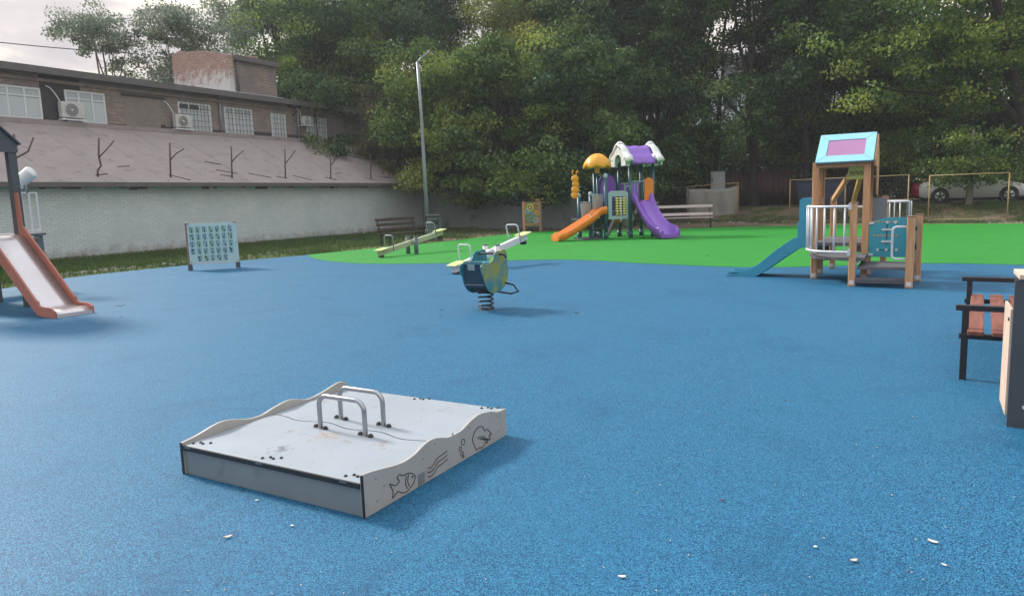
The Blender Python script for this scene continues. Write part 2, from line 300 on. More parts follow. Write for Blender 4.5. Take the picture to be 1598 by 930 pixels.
M['brown_leaf'] = mat('brown_leaf', (.07, .05, .04), .8)
M['litter_white'] = mat('pale_petal', (.72, .68, .63), .7)

# ground material: dirt and grass patches
def ground_mat():
    m = bpy.data.materials.new('dirt_and_grass'); m.use_nodes = True
    t = m.node_tree; b = t.nodes['Principled BSDF']; b.inputs['Roughness'].default_value = .95; b.inputs['Specular IOR Level'].default_value = .1
    tcn = t.nodes.new('ShaderNodeTexCoord')
    n = t.nodes.new('ShaderNodeTexNoise'); n.inputs['Scale'].default_value = .55; n.inputs['Detail'].default_value = 10; n.inputs['Roughness'].default_value = .72
    n2 = t.nodes.new('ShaderNodeTexNoise'); n2.inputs['Scale'].default_value = 9; n2.inputs['Detail'].default_value = 6
    t.links.new(tcn.outputs['Object'], n.inputs['Vector']); t.links.new(tcn.outputs['Object'], n2.inputs['Vector'])
    c = t.nodes.new('ShaderNodeValToRGB'); E = c.color_ramp.elements
    E[0].position = .38; E[0].color = (.16, .105, .08, 1); E[1].position = .62; E[1].color = (.055, .085, .022, 1)
    e = E.new(.48); e.color = (.20, .15, .11, 1); e = E.new(.54); e.color = (.10, .10, .045, 1)
    sx = t.nodes.new('ShaderNodeSeparateXYZ'); t.links.new(tcn.outputs['Object'], sx.inputs[0]); gx = t.nodes.new('ShaderNodeMapRange'); gx.inputs[1].default_value = -6; gx.inputs[2].default_value = -2; gx.inputs[3].default_value = .14; gx.inputs[4].default_value = -.01
    t.links.new(sx.outputs[0], gx.inputs[0]); ga = t.nodes.new('ShaderNodeMath'); ga.operation = 'ADD'; t.links.new(n.outputs['Fac'], ga.inputs[0]); t.links.new(gx.outputs[0], ga.inputs[1]); t.links.new(ga.outputs[0], c.inputs[0])
    mm = t.nodes.new('ShaderNodeMixRGB'); mm.blend_type = 'OVERLAY'; mm.inputs[0].default_value = .6
    t.links.new(c.outputs[0], mm.inputs[1]); t.links.new(n2.outputs['Color'], mm.inputs[2]); t.links.new(mm.outputs[0], b.inputs['Base Color'])
    bp = t.nodes.new('ShaderNodeBump'); bp.inputs['Strength'].default_value = .8; bp.inputs['Distance'].default_value = .06
    t.links.new(n2.outputs['Fac'], bp.inputs['Height']); t.links.new(bp.outputs[0], b.inputs['Normal'])
    return m
M['ground'] = ground_mat()

# ------------------------------------------------------------------ mesh helpers
class MB:
    def __init__(s): s.v = []; s.f = []; s.sm = []
    def add(s, vs, fs, smooth=False):
        o = len(s.v); s.v += [tuple(q) for q in vs]; s.f += [tuple(i+o for i in f) for f in fs]; s.sm += [smooth]*len(fs); return s
    def box(s, c, d, rot=None):
        hx, hy, hz = d[0]/2, d[1]/2, d[2]/2; vs = []
        for sx, sy, sz in ((-1,-1,-1),(1,-1,-1),(1,1,-1),(-1,1,-1),(-1,-1,1),(1,-1,1),(1,1,1),(-1,1,1)):
            q = Vector((sx*hx, sy*hy, sz*hz))
            if rot is not None: q = rot @ q
            vs.append(q+Vector(c))
        return s.add(vs, [(0,3,2,1),(4,5,6,7),(0,1,5,4),(1,2,6,5),(2,3,7,6),(3,0,4,7)])
    def bb(s, a, b):   # box from corner to corner
        return s.box([(a[i]+b[i])/2 for i in range(3)], [abs(b[i]-a[i]) for i in range(3)])
    def beam(s, a, b, w, h, upv=(0, 0, 1)):
        a = Vector(a); b = Vector(b); d = (b-a); l = d.length; d.normalize(); u = Vector(upv); x = d.cross(u)
        if x.length < 1e-4: x = d.cross(Vector((1, 0, 0)))
        x.normalize(); z = x.cross(d); rot = Matrix((x, d, z)).transposed()
        return s.box((a+b)/2, (w, l, h), rot)
    def tube(s, pts, r, n=10, cap=True, closed=False):
        P = [Vector(q) for q in pts]; k = len(P); rr = r if isinstance(r, (list, tuple)) else [r]*k
        vs = []; prev = None
        for i in range(k):
            if closed: t = P[(i+1) % k]-P[i-1]
            else: t = P[min(i+1, k-1)]-P[max(i-1, 0)]
            if t.length < 1e-9: t = Vector((0, 0, 1))
            t.normalize()
            if prev is None:
                x = t.cross(Vector((0, 0, 1)))
                if x.length < .05: x = t.cross(Vector((1, 0, 0)))
            else: x = prev-t*prev.dot(t)
            x.normalize(); y = t.cross(x); prev = x
            for j in range(n):
                a = 2*PI*j/n; vs.append(P[i]+(x*math.cos(a)+y*math.sin(a))*rr[i])
        fs = []
        for i in range(k if closed else k-1):
            for j in range(n):
                i2 = (i+1) % k
                fs.append((i*n+j, i*n+(j+1) % n, i2*n+(j+1) % n, i2*n+j))
        s.add(vs, fs, True)
        if cap and not closed:
            o = len(s.v)-len(vs)
            s.f.append(tuple(o+j for j in reversed(range(n)))); s.sm.append(False)
            s.f.append(tuple(o+(k-1)*n+j for j in range(n))); s.sm.append(False)
        return s
    def cyl(s, a, b, r, n=20, r2=None): return s.tube([a, b], [r, r if r2 is None else r2], n)
    def lathe(s, prof, c=(0, 0, 0), n=24, ax='Z', ang=(0, 2*PI)):
        vs = []; full = abs(ang[1]-ang[0]-2*PI) < 1e-6; m = n if full else n+1
        for i in range(m):
            a = ang[0]+(ang[1]-ang[0])*i/n
            for r, z in prof:
                q = (r*math.cos(a), r*math.sin(a), z)
                if ax == 'X': q = (z, r*math.cos(a), r*math.sin(a))
                if ax == 'Y': q = (r*math.cos(a), z, r*math.sin(a))
                vs.append((q[0]+c[0], q[1]+c[1], q[2]+c[2]))
        k = len(prof); fs = []
        for i in range(m if full else n):
            for j in range(k-1):
                i2 = (i+1) % m
                fs.append((i*k+j, i2*k+j, i2*k+j+1, i*k+j+1))
        return s.add(vs, fs, True)
    def sphere(s, c, r, n=14, sc=(1, 1, 1)):
        m = n//2; vs = []; fs = []
        for i in range(m+1):
            t = PI*i/m
            for j in range(n):
                a = 2*PI*j/n; vs.append((c[0]+r*sc[0]*math.sin(t)*math.cos(a), c[1]+r*sc[1]*math.sin(t)*math.sin(a), c[2]+r*sc[2]*math.cos(t)))
        for i in range(m):
            for j in range(n): fs.append((i*n+j, (i+1)*n+j, (i+1)*n+(j+1) % n, i*n+(j+1) % n))
        return s.add(vs, fs, True)
    def prism(s, poly, y0, y1, plane='XZ', smooth=False):
        k = len(poly)
        def P(a, b, h): return (a, h, b) if plane == 'XZ' else ((h, a, b) if plane == 'YZ' else (a, b, h))
        vs = [P(a, b, y0) for a, b in poly]+[P(a, b, y1) for a, b in poly]
        s.add(vs, [tuple(range(k)), tuple(reversed(range(k, 2*k)))])
        o = len(s.v)-2*k
        for i in range(k):
            j = (i+1) % k; s.f.append((o+i, o+k+i, o+k+j, o+j)); s.sm.append(smooth)
        return s
    def grid(s, rows, smooth=True, closed=False):
        n = len(rows[0]); vs = [q for r in rows for q in r]; fs = []
        for i in range(len(rows)-1):
            for j in range(n-1 if not closed else n): fs.append((i*n+j, i*n+(j+1) % n, (i+1)*n+(j+1) % n, (i+1)*n+j))
        return s.add(vs, fs, smooth)

def obj(name, mb, m, parent=None, bevel=0, solid=0, fix=True):
    me = bpy.data.meshes.new(name); me.from_pydata([tuple(q) for q in mb.v], [], mb.f); me.update()
    me.polygons.foreach_set('use_smooth', mb.sm)
    if fix:
        import bmesh
        bm = bmesh.new(); bm.from_mesh(me); bmesh.ops.recalc_face_normals(bm, faces=bm.faces); bm.to_mesh(me); bm.free()
    if isinstance(m, str): m = M[m]
    me.materials.append(m)
    o = bpy.data.objects.new(name, me); COL.objects.link(o)
    if parent is not None: o.parent = parent
    if solid:
        md = o.modifiers.new('solidify', 'SOLIDIFY'); md.thickness = solid; md.offset = 0
    if bevel:
        md = o.modifiers.new('bevel', 'BEVEL'); md.width = bevel; md.segments = 2; md.limit_method = 'ANGLE'; md.angle_limit = R(40)
    return o
def tag(o, label, cat, group=None):
    o['label'] = label; o['category'] = cat
    if group: o['group'] = group
    return o
def thing(name, label, cat, loc=(0, 0, 0), rz=0, group=None):
    o = bpy.data.objects.new(name, None); COL.objects.link(o); o.empty_display_size = .2
    o.location = loc; o.rotation_euler = (0, 0, rz); return tag(o, label, cat, group)
def struct(name, mb, m, kind='structure'):
    o = obj(name, mb, m); o['kind'] = kind; return o
def copy_tree(o, parent=None):
    c = o.copy(); COL.objects.link(c)
    if parent is not None: c.parent = parent
    for ch in [k for k in bpy.data.objects if k.parent == o]: copy_tree(ch, c)
    return c
def text_geo(body, size, depth=.002):
    cu = bpy.data.curves.new('t', 'FONT'); cu.body = body; cu.size = size; cu.extrude = depth/2; cu.align_x = 'CENTER'; cu.align_y = 'CENTER'; cu.resolution_u = 2
    o = bpy.data.objects.new('t', cu); COL.objects.link(o)
    dg = bpy.context.evaluated_depsgraph_get(); me = o.evaluated_get(dg).to_mesh()
    vs = [v.co.copy() for v in me.vertices]; fs = [tuple(p.vertices) for p in me.polygons]
    o.evaluated_get(dg).to_mesh_clear(); bpy.data.objects.remove(o); bpy.data.curves.remove(cu)
    return vs, fs
def arc(c, r, a0, a1, n, f):   # points of an arc placed by f(a, b)
    return [f(c[0]+r*math.cos(a0+(a1-a0)*i/n), c[1]+r*math.sin(a0+(a1-a0)*i/n)) for i in range(n+1)]
def hoop(w, h, r, f, n=6):     # upside-down U; f maps (a, b) to 3-D
    return [f(-w/2, 0)]+arc((-w/2+r, h-r), r, PI, PI/2, n, f)+arc((w/2-r, h-r), r, PI/2, 0, n, f)+[f(w/2, 0)]
random.seed(4); rng = np.random.default_rng(11)
def cat_rom(P, n=8):
    P = [Vector(q) for q in P]; out = []
    for i in range(len(P)-1):
        a = P[max(i-1, 0)]; b = P[i]; c = P[i+1]; d = P[min(i+2, len(P)-1)]
        for k in range(n):
            t = k/n; out.append(.5*((2*b)+(c-a)*t+(2*a-5*b+4*c-d)*t*t+(3*b-a-3*c+d)*t**3))
    out.append(P[-1]); return out

# ------------------------------------------------------------------ ground
# bank: the ground climbs behind the line of steel fences to the car park
LA, LB = Vector((9.0, 40.0)), Vector((21.0, 28.8)); LD = (LB-LA).normalized(); LN = Vector((-LD.y, LD.x))   # LN points away from the playground
if LN.y < 0: LN = -LN
def bank(x, y):
    d = (Vector((x, y))-LA).dot(LN); t = min(max((d-.5)/3.4, 0), 1); t = t*t*(3-2*t)
    s = min(max((x-2)/6, 0), 1); return .68*t*s
g = MB(); xs = list(np.arange(-60, 0, 4.0))+list(np.arange(0, 50, .8))+list(np.arange(50, 120, 7.0)); ys = [-40, -20, 0, 10, 20]+list(np.arange(26, 56, .8))+list(np.arange(56, 130, 8.0))
rows = [[(x, y, bank(x, y)+(random.uniform(-.02, .02) if (y > 26 and x > 8) else 0)*(1 if bank(x, y) > .02 else .0)) for x in xs] for y in ys]
g.grid(rows); 
# far skirt so that the sheet reaches the horizon

x0, x1, y0, y1 = xs[0], xs[-1], ys[0], ys[-1]
g.add([(-220,-220,0),(260,-220,0),(260,330,0),(-220,330,0),(x0,y0,0),(x1,y0,0),(x1,y1,.68),(x0,y1,0)], [(0,1,5,4),(1,2,6,5),(2,3,7,6),(3,0,4,7)])
ground = struct('ground', g, 'ground')
def ring(name, pts, z, m, smooth_n=6, thick=.012):
    P = cat_rom([(*q, 0) for q in pts]+[(*pts[0], 0)], smooth_n*4)[:-1]; P = [q+Vector((random.uniform(-.012, .012), random.uniform(-.012, .012), 0)) for q in P]
    mb = MB(); mb.prism([(q.x, q.y) for q in P], z-thick, z, 'XY'); return struct(name, mb, m)
blue = [(-9.2, 20.8), (-6.5, 23.3), (-3, 27.0), (0, 27), (10, 27), (22, 25), (26, 12), (22, -6), (0, -9), (-14, -7), (-17, 4), (-14.5, 11), (-11.3, 15.2), (-10.9, 18.0)]
ring('blue_rubber_surface', blue, .020, 'blue', thick=.03)
green = [(-6.5, 23.35), (-6.05, 22.0), (-5.2, 20.5), (-4.07, 19.3), (-2.9, 18.7), (-1.59, 18.45), (.05, 18.6), (1.66, 18.15), (2.99, 16.7), (4.18, 15.6), (5.27, 14.85), (6.9, 14.7), (8.54, 14.6), (9.9, 13.7), (13, 11), (17, 8.5), (24, 9), (26, 18), (24.2, 24.4), (19.5, 27.7), (16, 30.0), (12.6, 31.6), (9.8, 32.3), (7.3, 32.6), (4.4, 33.1), (1.9, 33.9), (.4, 33.3), (-1.2, 30.8), (-2.6, 28.4), (-4.6, 25.9)]
ring('green_rubber_surface', green, .026, 'green', thick=.03)
# asphalt lane at the car park
lane = MB(); q = []
P0 = LA+LN*4.2-LD*3; P1 = LA+LN*4.2+LD*34; P2 = P1+LN*9; P3 = P0+LN*9
lane.prism([tuple(P0), tuple(P1), tuple(P2), tuple(P3)], .66, .70, 'XY'); struct('car_park', lane, 'asphalt')

# ------------------------------------------------------------------ low whitewashed shed and brick building (frame: x along the wall, y into the building)
WA = (-15.185, 23.944, 0); WR = R(60.04)
def wallpt(s, o): u = Vector((.49936, .86639)); n = Vector((-.86639, .49936)); q = Vector(WA[:2])+u*s+n*o; return (q.x, q.y)
shed = thing('long_low_shed', 'long low shed with whitewashed brick wall and brown felt roof', 'shed', WA, WR)
S0, S1 = -14, 20.5
mb = MB(); mb.bb((S0, 0, -.05), (S1, .3, 2.56)); mb.bb((S1-.3, .3, -.05), (S1, 5, 2.6)); obj('wall', mb, 'paint_brick', shed)
# irregular top joint just below the fascia, drips of mortar
mb = MB(); random.seed(9)
for i in range(40):
    s = random.uniform(-2, S1-1); mb.bb((s, -.02, 2.50-random.uniform(.02, .14)), (s+random.uniform(.1, .7), .0, 2.54))
obj('mortar_patch', mb, 'fascia', shed)
# roof: felt strips running from ridge to eave, each lapped a little over the next
mb = MB(); y0_, z0_, y1_, z1_ = -.38, 2.60, 5.0, 5.17
sl = math.atan2(z1_-z0_, y1_-y0_)
x = S0-.3; k = 0
while x < S1+.2:
    wd = .98; lift = .005*(k % 2); n = 14; top = []; bot = []
    for i in range(n+1):
        t = i/n; yy = y0_+(y1_-y0_)*t; sk = .9*t*0
        zz = z0_+(z1_-z0_)*t+lift+random.uniform(-.004, .004)
        top.append([(x+sk-.03, yy, zz+.004), (x+wd/2+sk, yy, zz+random.uniform(0, .006)), (x+wd+sk+.03, yy, zz)])
    mb.grid(top, smooth=False); x += wd; k += 1
obj('roof', mb, 'felt', shed, solid=.03)
mb = MB(); mb.bb((S0-.3, y0_-.05, 2.46), (S1+.25, y0_-.015, 2.615)); mb.bb((S0-.3, y0_-.01, 2.465), (S1+.2, -.005, 2.5)); obj('fascia', mb, 'fascia', shed)
mb = MB(); mb.bb((S0-.3, 4.62, 5.02), (S1+1.5, 4.9, 5.2)); obj('ridge_flashing', mb, 'felt', shed)
# loose battens and rubbish lying on the roof
random.seed(21)
def on_roof(s, o, dz=0): return (s, o, z0_+(z1_-z0_)*(o-y0_)/(y1_-y0_)+.03+dz)
spots = [(1.9, .15, .5, .1), (4.8, .25, .6, -.35), (7.2, .3, .5, -.1), (7.4, .8, .8, -.25), (8.8, .5, .9, -.3), (10.1, .2, .5, -.1), (11.2, .35, .7, -.35), (13.1, .2, .5, -.2), (14.2, .6, .6, .1), (16.0, .2, .5, -.3), (17.6, .3, 1.1, -.05), (3.2, .9, .5, .05), (7.5, 1.6, .6, -.2)]
for i, (s, o, l, a) in enumerate(spots):
    b = MB(); p = Vector(on_roof(s, o)); q = Vector(on_roof(s+l, o+a*1.3)); b.beam(p, q, .035, .03)
    t = obj('batten', b, 'iron'); t.location = WA; t.rotation_euler = (0, 0, WR)
    tag(t, 'thin dark batten or branch lying loose on the brown felt roof', 'batten', 'loose battens lying on the felt roof')
# forked brackets along the eave
br_x = [(-.75, 'leftmost forked rusty bracket, partly behind the dark post of the slide tower'), (1.95, 'forked rusty bracket on the eave with a crooked kinked stem, second from the left'),
        (4.72, 'straight forked rusty bracket on the eave, above and left of the alphabet board'), (7.55, 'forked rusty bracket on the eave, just right of the alphabet board'),
        (10.45, 'forked rusty bracket on the eave, midway between alphabet board and dark bench'), (13.33, 'forked rusty bracket on the eave above the left end of the dark bench'),
        (16.25, 'forked rusty bracket on the eave left of the lamp post'), (19.05, 'rightmost rusty bracket on the eave, half hidden in leaves beside the lamp post')]
for i, (s, lab) in enumerate(br_x):
    t = thing('eave_bracket', lab, 'bracket', (*wallpt(s, .05), 2.74), WR, 'forked rusty brackets along the shed eave')
    b = MB(); kink = .07 if i == 1 else .0
    b.tube([(-.05, 0, -.03), (-.04+kink*.2, 0, .3), (.04+kink, 0, .45), (.08, .02, .8), (.16, .04, 1.42)] if i == 1 else [(0, 0, -.03), (.06, .01, .7), (.12, .02, 1.38)], .032, 6); obj('stem', b, 'iron', t)
    b = MB()
    if i == 0: b.tube([(.05, 0, .62), (.42, -.1, .85), (.62, -.12, 1.3)], .028, 6)
    else: b.tube([(.06, .0, .74), (.3, -.08, 1.0), (.58, -.15, 1.24+.1*math.sin(i*2))], .024, 6)
    obj('arm', b, 'iron', t)
    b = MB(); b.beam((-.4, .15, .05), (.4, -.1, -.06), .05, .02); obj('foot_plate', b, 'iron', t)

house = thing('brick_building', 'old two storey brick building with curtained windows behind the shed', 'building', (*wallpt(0, 5), 0), WR)
mb = MB(); H0, H1 = -14, 23.4
mb.bb((H0, 0, 0), (H1, .4, 7.05)); mb.bb((H1-.4, .4, 0), (H1, 9, 7.0)); obj('wall', mb, 'red_brick', house)
mb = MB(); mb.bb((H0-.3, -.45, 7.05), (H1+.3, 9.3, 7.17)); obj('roof', mb, 'fascia', house)
mb = MB(); mb.bb((H0-.3, -.49, 6.93), (H1+.3, -.452, 7.19)); mb.bb((H0-.3, -.45, 6.96), (H1+.3, -.005, 7.046)); obj('fascia', mb, 'fascia', house)
mb = MB(); mb.bb((H0, -.10, 6.68), (H1, -.003, 6.80)); obj('cornice', mb, 'red_brick', house)
mb = MB(); mb.bb((2.96, -.035, 5.0), (3.84, -.004, 6.93)); mb.bb((3.84, -.033, 6.5), (4.5, -.004, 6.93)); obj('soot_patch', mb, 'soot', house)
mb = MB(); mb.bb((8.2, -.03, 5.0), (8.9, -.003, 5.32)); mb.bb((10.75, -.03, 5.0), (11.4, -.003, 5.35)); mb.bb((13.25, -.03, 5.0), (14.35, -.003, 5.42)); mb.bb((15.45, -.03, 5.0), (16.8, -.003, 5.4)); mb.bb((18.5, -.03, 5.0), (22, -.003, 5.4)); mb.bb((5.6, -.03, 5.0), (6.35, -.003, 5.28)); obj('damp_course', mb, 'soot', house)
mb = MB(); mb.bb((6.33, -.012, 5.24), (8.18, -.004, 6.5)); obj('boarded_opening', mb, 'bricked', house)
mb = MB(); mb.bb((6.25, -.05, 6.5), (8.26, -.004, 6.6)); mb.bb((8.0, -.05, 5.2), (8.2, -.013, 5.4)); obj('lintel', mb, 'soot', house)
def window(x0, x1, z0, z1, cols, grille=False, transom=True, dark=False):
    f = MB(); t = .07
    for (a, b, c, d) in ((x0, x1, z0, z0+t), (x0, x1, z1-t, z1)): f.bb((a, -.045, c), (b, .0, d))
    for xx in [x0+t/2]+[x0+(x1-x0)*(i+1)/cols for i in range(cols-1)]+[x1-t/2]: f.bb((xx-t/2-.005, -.05, z0+t), (xx+t/2+.005, .0, z1-t))
    if transom: f.bb((x0+t, -.043, z1-.36), (x1-t, .0, z1-.30))
    wn = obj('window', f, 'pvc', house, bevel=.006)
    b = MB(); b.bb((x0+.02, -.012, z0+.02), (x1-.02, -.006, z1-.02)); obj('pane', b, 'glass', wn)
    # curtain folds seen right behind the pane: modelled as folded cloth
    rows = []; n = int((x1-x0)/.03)
    for zz in (z0+.08, z1-.4 if transom else z1-.1):
        rows.append([(x0+.06+(x1-x0-.12)*i/n, -.022-.008*math.sin(i*.9+math.sin(i*.31)*2), zz) for i in range(n+1)])
    c = MB(); c.grid(rows); obj('curtain', c, 'curtain', wn)
    if dark:
        b = MB(); b.bb((x0+.09, -.02, z1-.29), (x0+(x1-x0)*.63, -.013, z1-.08)); obj('open_light', b, 'glass_dark', wn)
    if grille:
        gr = MB(); k = int((x1-x0)/.19)
        for i in range(1, k): gr.bb((x0+(x1-x0)*i/k-.008, -.09, z0), (x0+(x1-x0)*i/k+.008, -.075, z1))
        for j in range(1, 5): gr.bb((x0, -.088, z0+(z1-z0)*j/5-.008), (x1, -.076, z0+(z1-z0)*j/5+.008))
        obj('grille', gr, 'grille', wn)
window(.55, 2.94, 5.24, 6.42, 4); window(3.86, 5.5, 5.24, 6.48, 3)
window(8.93, 10.68, 5.18, 6.5, 3, True, True, True); window(11.46, 13.16, 5.14, 6.5, 3, True); window(14.4, 15.38, 5.12, 6.43, 2, True, False); window(16.86, 18.43, 5.12, 6.45, 4, True, False)
window(-3.0, -.4, 5.24, 6.42, 4)
for s in (11.17, 16.2):
    b = MB(); b.tube([(s, -.12, 6.95), (s, -.12, 5.05)], .045, 8); obj('downpipe', b, 'galv', house)
# rooftop brick box
mb2 = MB(); mb2.prism([(0.0, 7.17), (4.25, 7.17), (4.25, 9.55), (3.6, 9.66), (3.5, 9.58), (2.4, 9.5), (1.6, 9.42), (1.5, 9.34), (.6, 9.2), (.0, 9.02)], 12.0, 12.28, 'YZ')
obj('whitewashed_gable', mb2, 'brick_white', house)
mb = MB(); mb.bb((12.3, .02, 7.17), (15.0, 4.2, 8.85)); obj('rooftop_box', mb, 'red_brick', house)
mb = MB(); mb.bb((12.29, -.16, 8.82), (15.1, 4.2, 9.06)); obj('coping', mb, 'fascia', house)
mb = MB(); mb.tube([(12.45, -.06, 8.8), (12.45, -.06, 7.2)], .05, 8); obj('gutter_pipe', mb, 'fascia', house)
mb = MB(); mb.bb((11.7, -.3, 7.172), (15.1, -.004, 7.25)); mb.bb((11.6, -.003, 7.172), (11.995, 4.2, 7.32)); obj('mortar_flashing', mb, 'pale_wall', house)
mb = MB(); mb.box((14.2, 1.0, 9.2), (.5, .6, .35)); obj('broken_bricks', mb, 'brick_white', house)

def ac_unit(s, z, sc, lab):
    t = thing('air_conditioner', lab, 'air conditioner', (*wallpt(s, 4.72), z), WR, 'air conditioners on the brick building'); 
    W, Hh, D = .86*sc, .58*sc, .3
    b = MB(); b.bb((-W/2, -D/2, 0), (W/2, D/2-.05, Hh)); obj('casing', b, 'ac', t, bevel=.02)
    b = MB(); b.lathe([(Hh*.40, -D/2-.012), (Hh*.36, -D/2-.02), (.04, -D/2-.02), (0, -D/2-.02)], (-.06*sc, 0, Hh*.5), 24, 'Y'); obj('fan_grille', b, 'ac_dark', t)
    b = MB()
    for k in range(1, 5): 
        r = Hh*.40*k/4; b.tube([(-.06*sc+r*math.cos(a*PI/12), -D/2-.03, Hh*.5+r*math.sin(a*PI/12)) for a in range(24)], .008, 5, closed=True)
    b.cyl((-.06*sc, -D/2-.045, Hh*.5), (-.06*sc, -D/2-.015, Hh*.5), .045, 12); obj('fan_guard', b, 'ac', t)
    b = MB(); b.bb((-W/2-.06, -D/2-.06, -.10), (W/2+.06, -D/2-.03, -.05)); b.bb((-W/2+.05, -D/2, -.1), (-W/2+.1, .25, -.02)); b.bb((W/2-.1, -D/2, -.1), (W/2-.05, .25, -.02)); obj('bracket', b, 'pvc', t)
    b = MB(); b.tube(cat_rom([(-W/2+.1, .08, Hh), (-W/2-.02, .1, Hh+.25), (-W/2-.18, .15, Hh+.5), (-W/2-.3, .24, Hh+.58)], 5), .022, 7); obj('hose', b, 'pvc', t)
ac_unit(3.92, 5.34, 1.06, 'grey white air conditioner beside the sooty black wall patch')
ac_unit(8.9, 5.30, .98, 'white air conditioner right of the boarded up opening')
ac_unit(16.6, 6.0, .7, 'small air conditioner half hidden by leaves near the last window')

# second wall, meeting the shed's corner
c0 = Vector(wallpt(S1, .1)); c1 = Vector((3.45, 36.4)); dd = c1-c0
dw = thing('concrete_wall', 'dark grey concrete wall in the shade behind the lamp post and orange board', 'wall', (c0.x, c0.y, 0), math.atan2(dd.y, dd.x))
mb = MB(); k = 5; Lw = dd.length
for i in range(k): mb.bb((Lw*i/k+.004, 0, -.05), (Lw*(i+1)/k-.004, .16, 2.15))
obj('panel', mb, 'conc_wall', dw, bevel=.015)
mb = MB()
for i in range(k, k+1): mb.bb((Lw*i/k-.09, -.04, -.05), (Lw*i/k+.09, -.002, 2.4))
obj('pillar', mb, 'conc_wall', dw)

# overhead cable
mb = MB(); A = Vector((-40, 42, 13.2)); B = Vector((-21.5, 44, 10.7)); mb.tube([A.lerp(B, t/12)+Vector((0, 0, -1.2*(t/12)*(1-t/12))) for t in range(13)], .03, 5)
tag(obj('overhead_cable', mb, 'black'), 'thin dark cable sagging across the cloudy sky at the upper left', 'cable')

# ------------------------------------------------------------------ vegetation
def np_mesh(name, V, F, m, attr=None):
    me = bpy.data.meshes.new(name); nv = len(V); nf = len(F); k = F.shape[1]
    me.vertices.add(nv); me.vertices.foreach_set('co', V.astype(np.float32).ravel())
    me.loops.add(nf*k); me.loops.foreach_set('vertex_index', F.astype(np.int32).ravel())
    me.polygons.add(nf); me.polygons.foreach_set('loop_start', np.arange(0, nf*k, k, dtype=np.int32)); me.polygons.foreach_set('loop_total', np.full(nf, k, np.int32))
    me.update(calc_edges=True); me.materials.append(m)
    if attr is not None:
        a = me.attributes.new('clump', 'FLOAT', 'POINT'); a.data.foreach_set('value', attr.astype(np.float32))
    me.validate(); return me
def leaves(C, lsz, rg, attr, up=.55):
    """one diamond leaf of four vertices, folded a little, at every centre"""
    n = len(C); d = rg.normal(size=(n, 3)); d[:, 2] -= .35; d /= np.linalg.norm(d, axis=1, keepdims=True)
    nn = rg.normal(size=(n, 3)); nn[:, 2] += up*2; s = np.cross(d, nn); s /= np.linalg.norm(s, axis=1, keepdims=True)+1e-9
    nrm = np.cross(s, d); L_ = (lsz*rg.uniform(.6, 1.35, n))[:, None]; W_ = L_*.30
    V = np.stack([C-d*L_*.5, C+s*W_+nrm*L_*.05, C+d*L_*.5, C-s*W_+nrm*L_*.05], 1).reshape(-1, 3)
    F = np.arange(n*4).reshape(-1, 4); return V, F, np.repeat(attr, 4)
def make_crown(seed, rx_, z0, z1, ncl, per, lsz, clr, core=.35, spread=.55, lean=(0, 0), skirt=0):
    rg = np.random.default_rng(seed); zc = (z0+z1)/2; hz = (z1-z0)/2
    # lobes: a handful of big boughs, each carrying clumps
    lobes = []; nb = 11
    for i in range(nb):
        a = rg.uniform(0, 2*PI); t = rg.uniform(-.85, .95); rr = math.sqrt(max(0, 1-t*t*.8))*rg.uniform(.3, .82)
        lobes.append((rr*math.cos(a)*rx_, rr*math.sin(a)*rx_, zc+t*hz*.8, rg.uniform(.26, .46)))
    cents = []; 
    while len(cents) < ncl:
        lb = lobes[rg.integers(nb)]; v = rg.normal(size=3); v /= np.linalg.norm(v); q = v*rg.uniform(core, 1.0)**.5*lb[3]
        p = np.array([lb[0]+q[0]*rx_*1.25, lb[1]+q[1]*rx_*1.25, lb[2]+q[2]*hz*.85])
        if p[2] < z0 or p[2] > z1*1.02: continue
        cents.append(p)
    for i in range(skirt):
        a = rg.uniform(0, 2*PI); rr = rg.uniform(.45, .95)*rx_; cents.append(np.array([rr*math.cos(a), rr*math.sin(a), z0+rg.uniform(0, 2.2)]))
    ncl = len(cents); cents = np.array(cents); cid = rg.uniform(0, 1, ncl)
    cs = rg.uniform(.55, 1.25, ncl)*clr
    idx = np.repeat(np.arange(ncl), per)
    g_ = rg.normal(size=(len(idx), 3)); g_ /= np.linalg.norm(g_, axis=1, keepdims=True); rad = rg.uniform(0, 1, len(idx))**.45
    off = g_*rad[:, None]*cs[idx][:, None]*np.array([1, 1, spread]); off[:, 2] -= .25*(off[:, 0]**2+off[:, 1]**2)/clr
    C = cents[idx]+off
    V, F, A = leaves(C, lsz, rg, cid[idx]); return V, F, A, cents, lobes
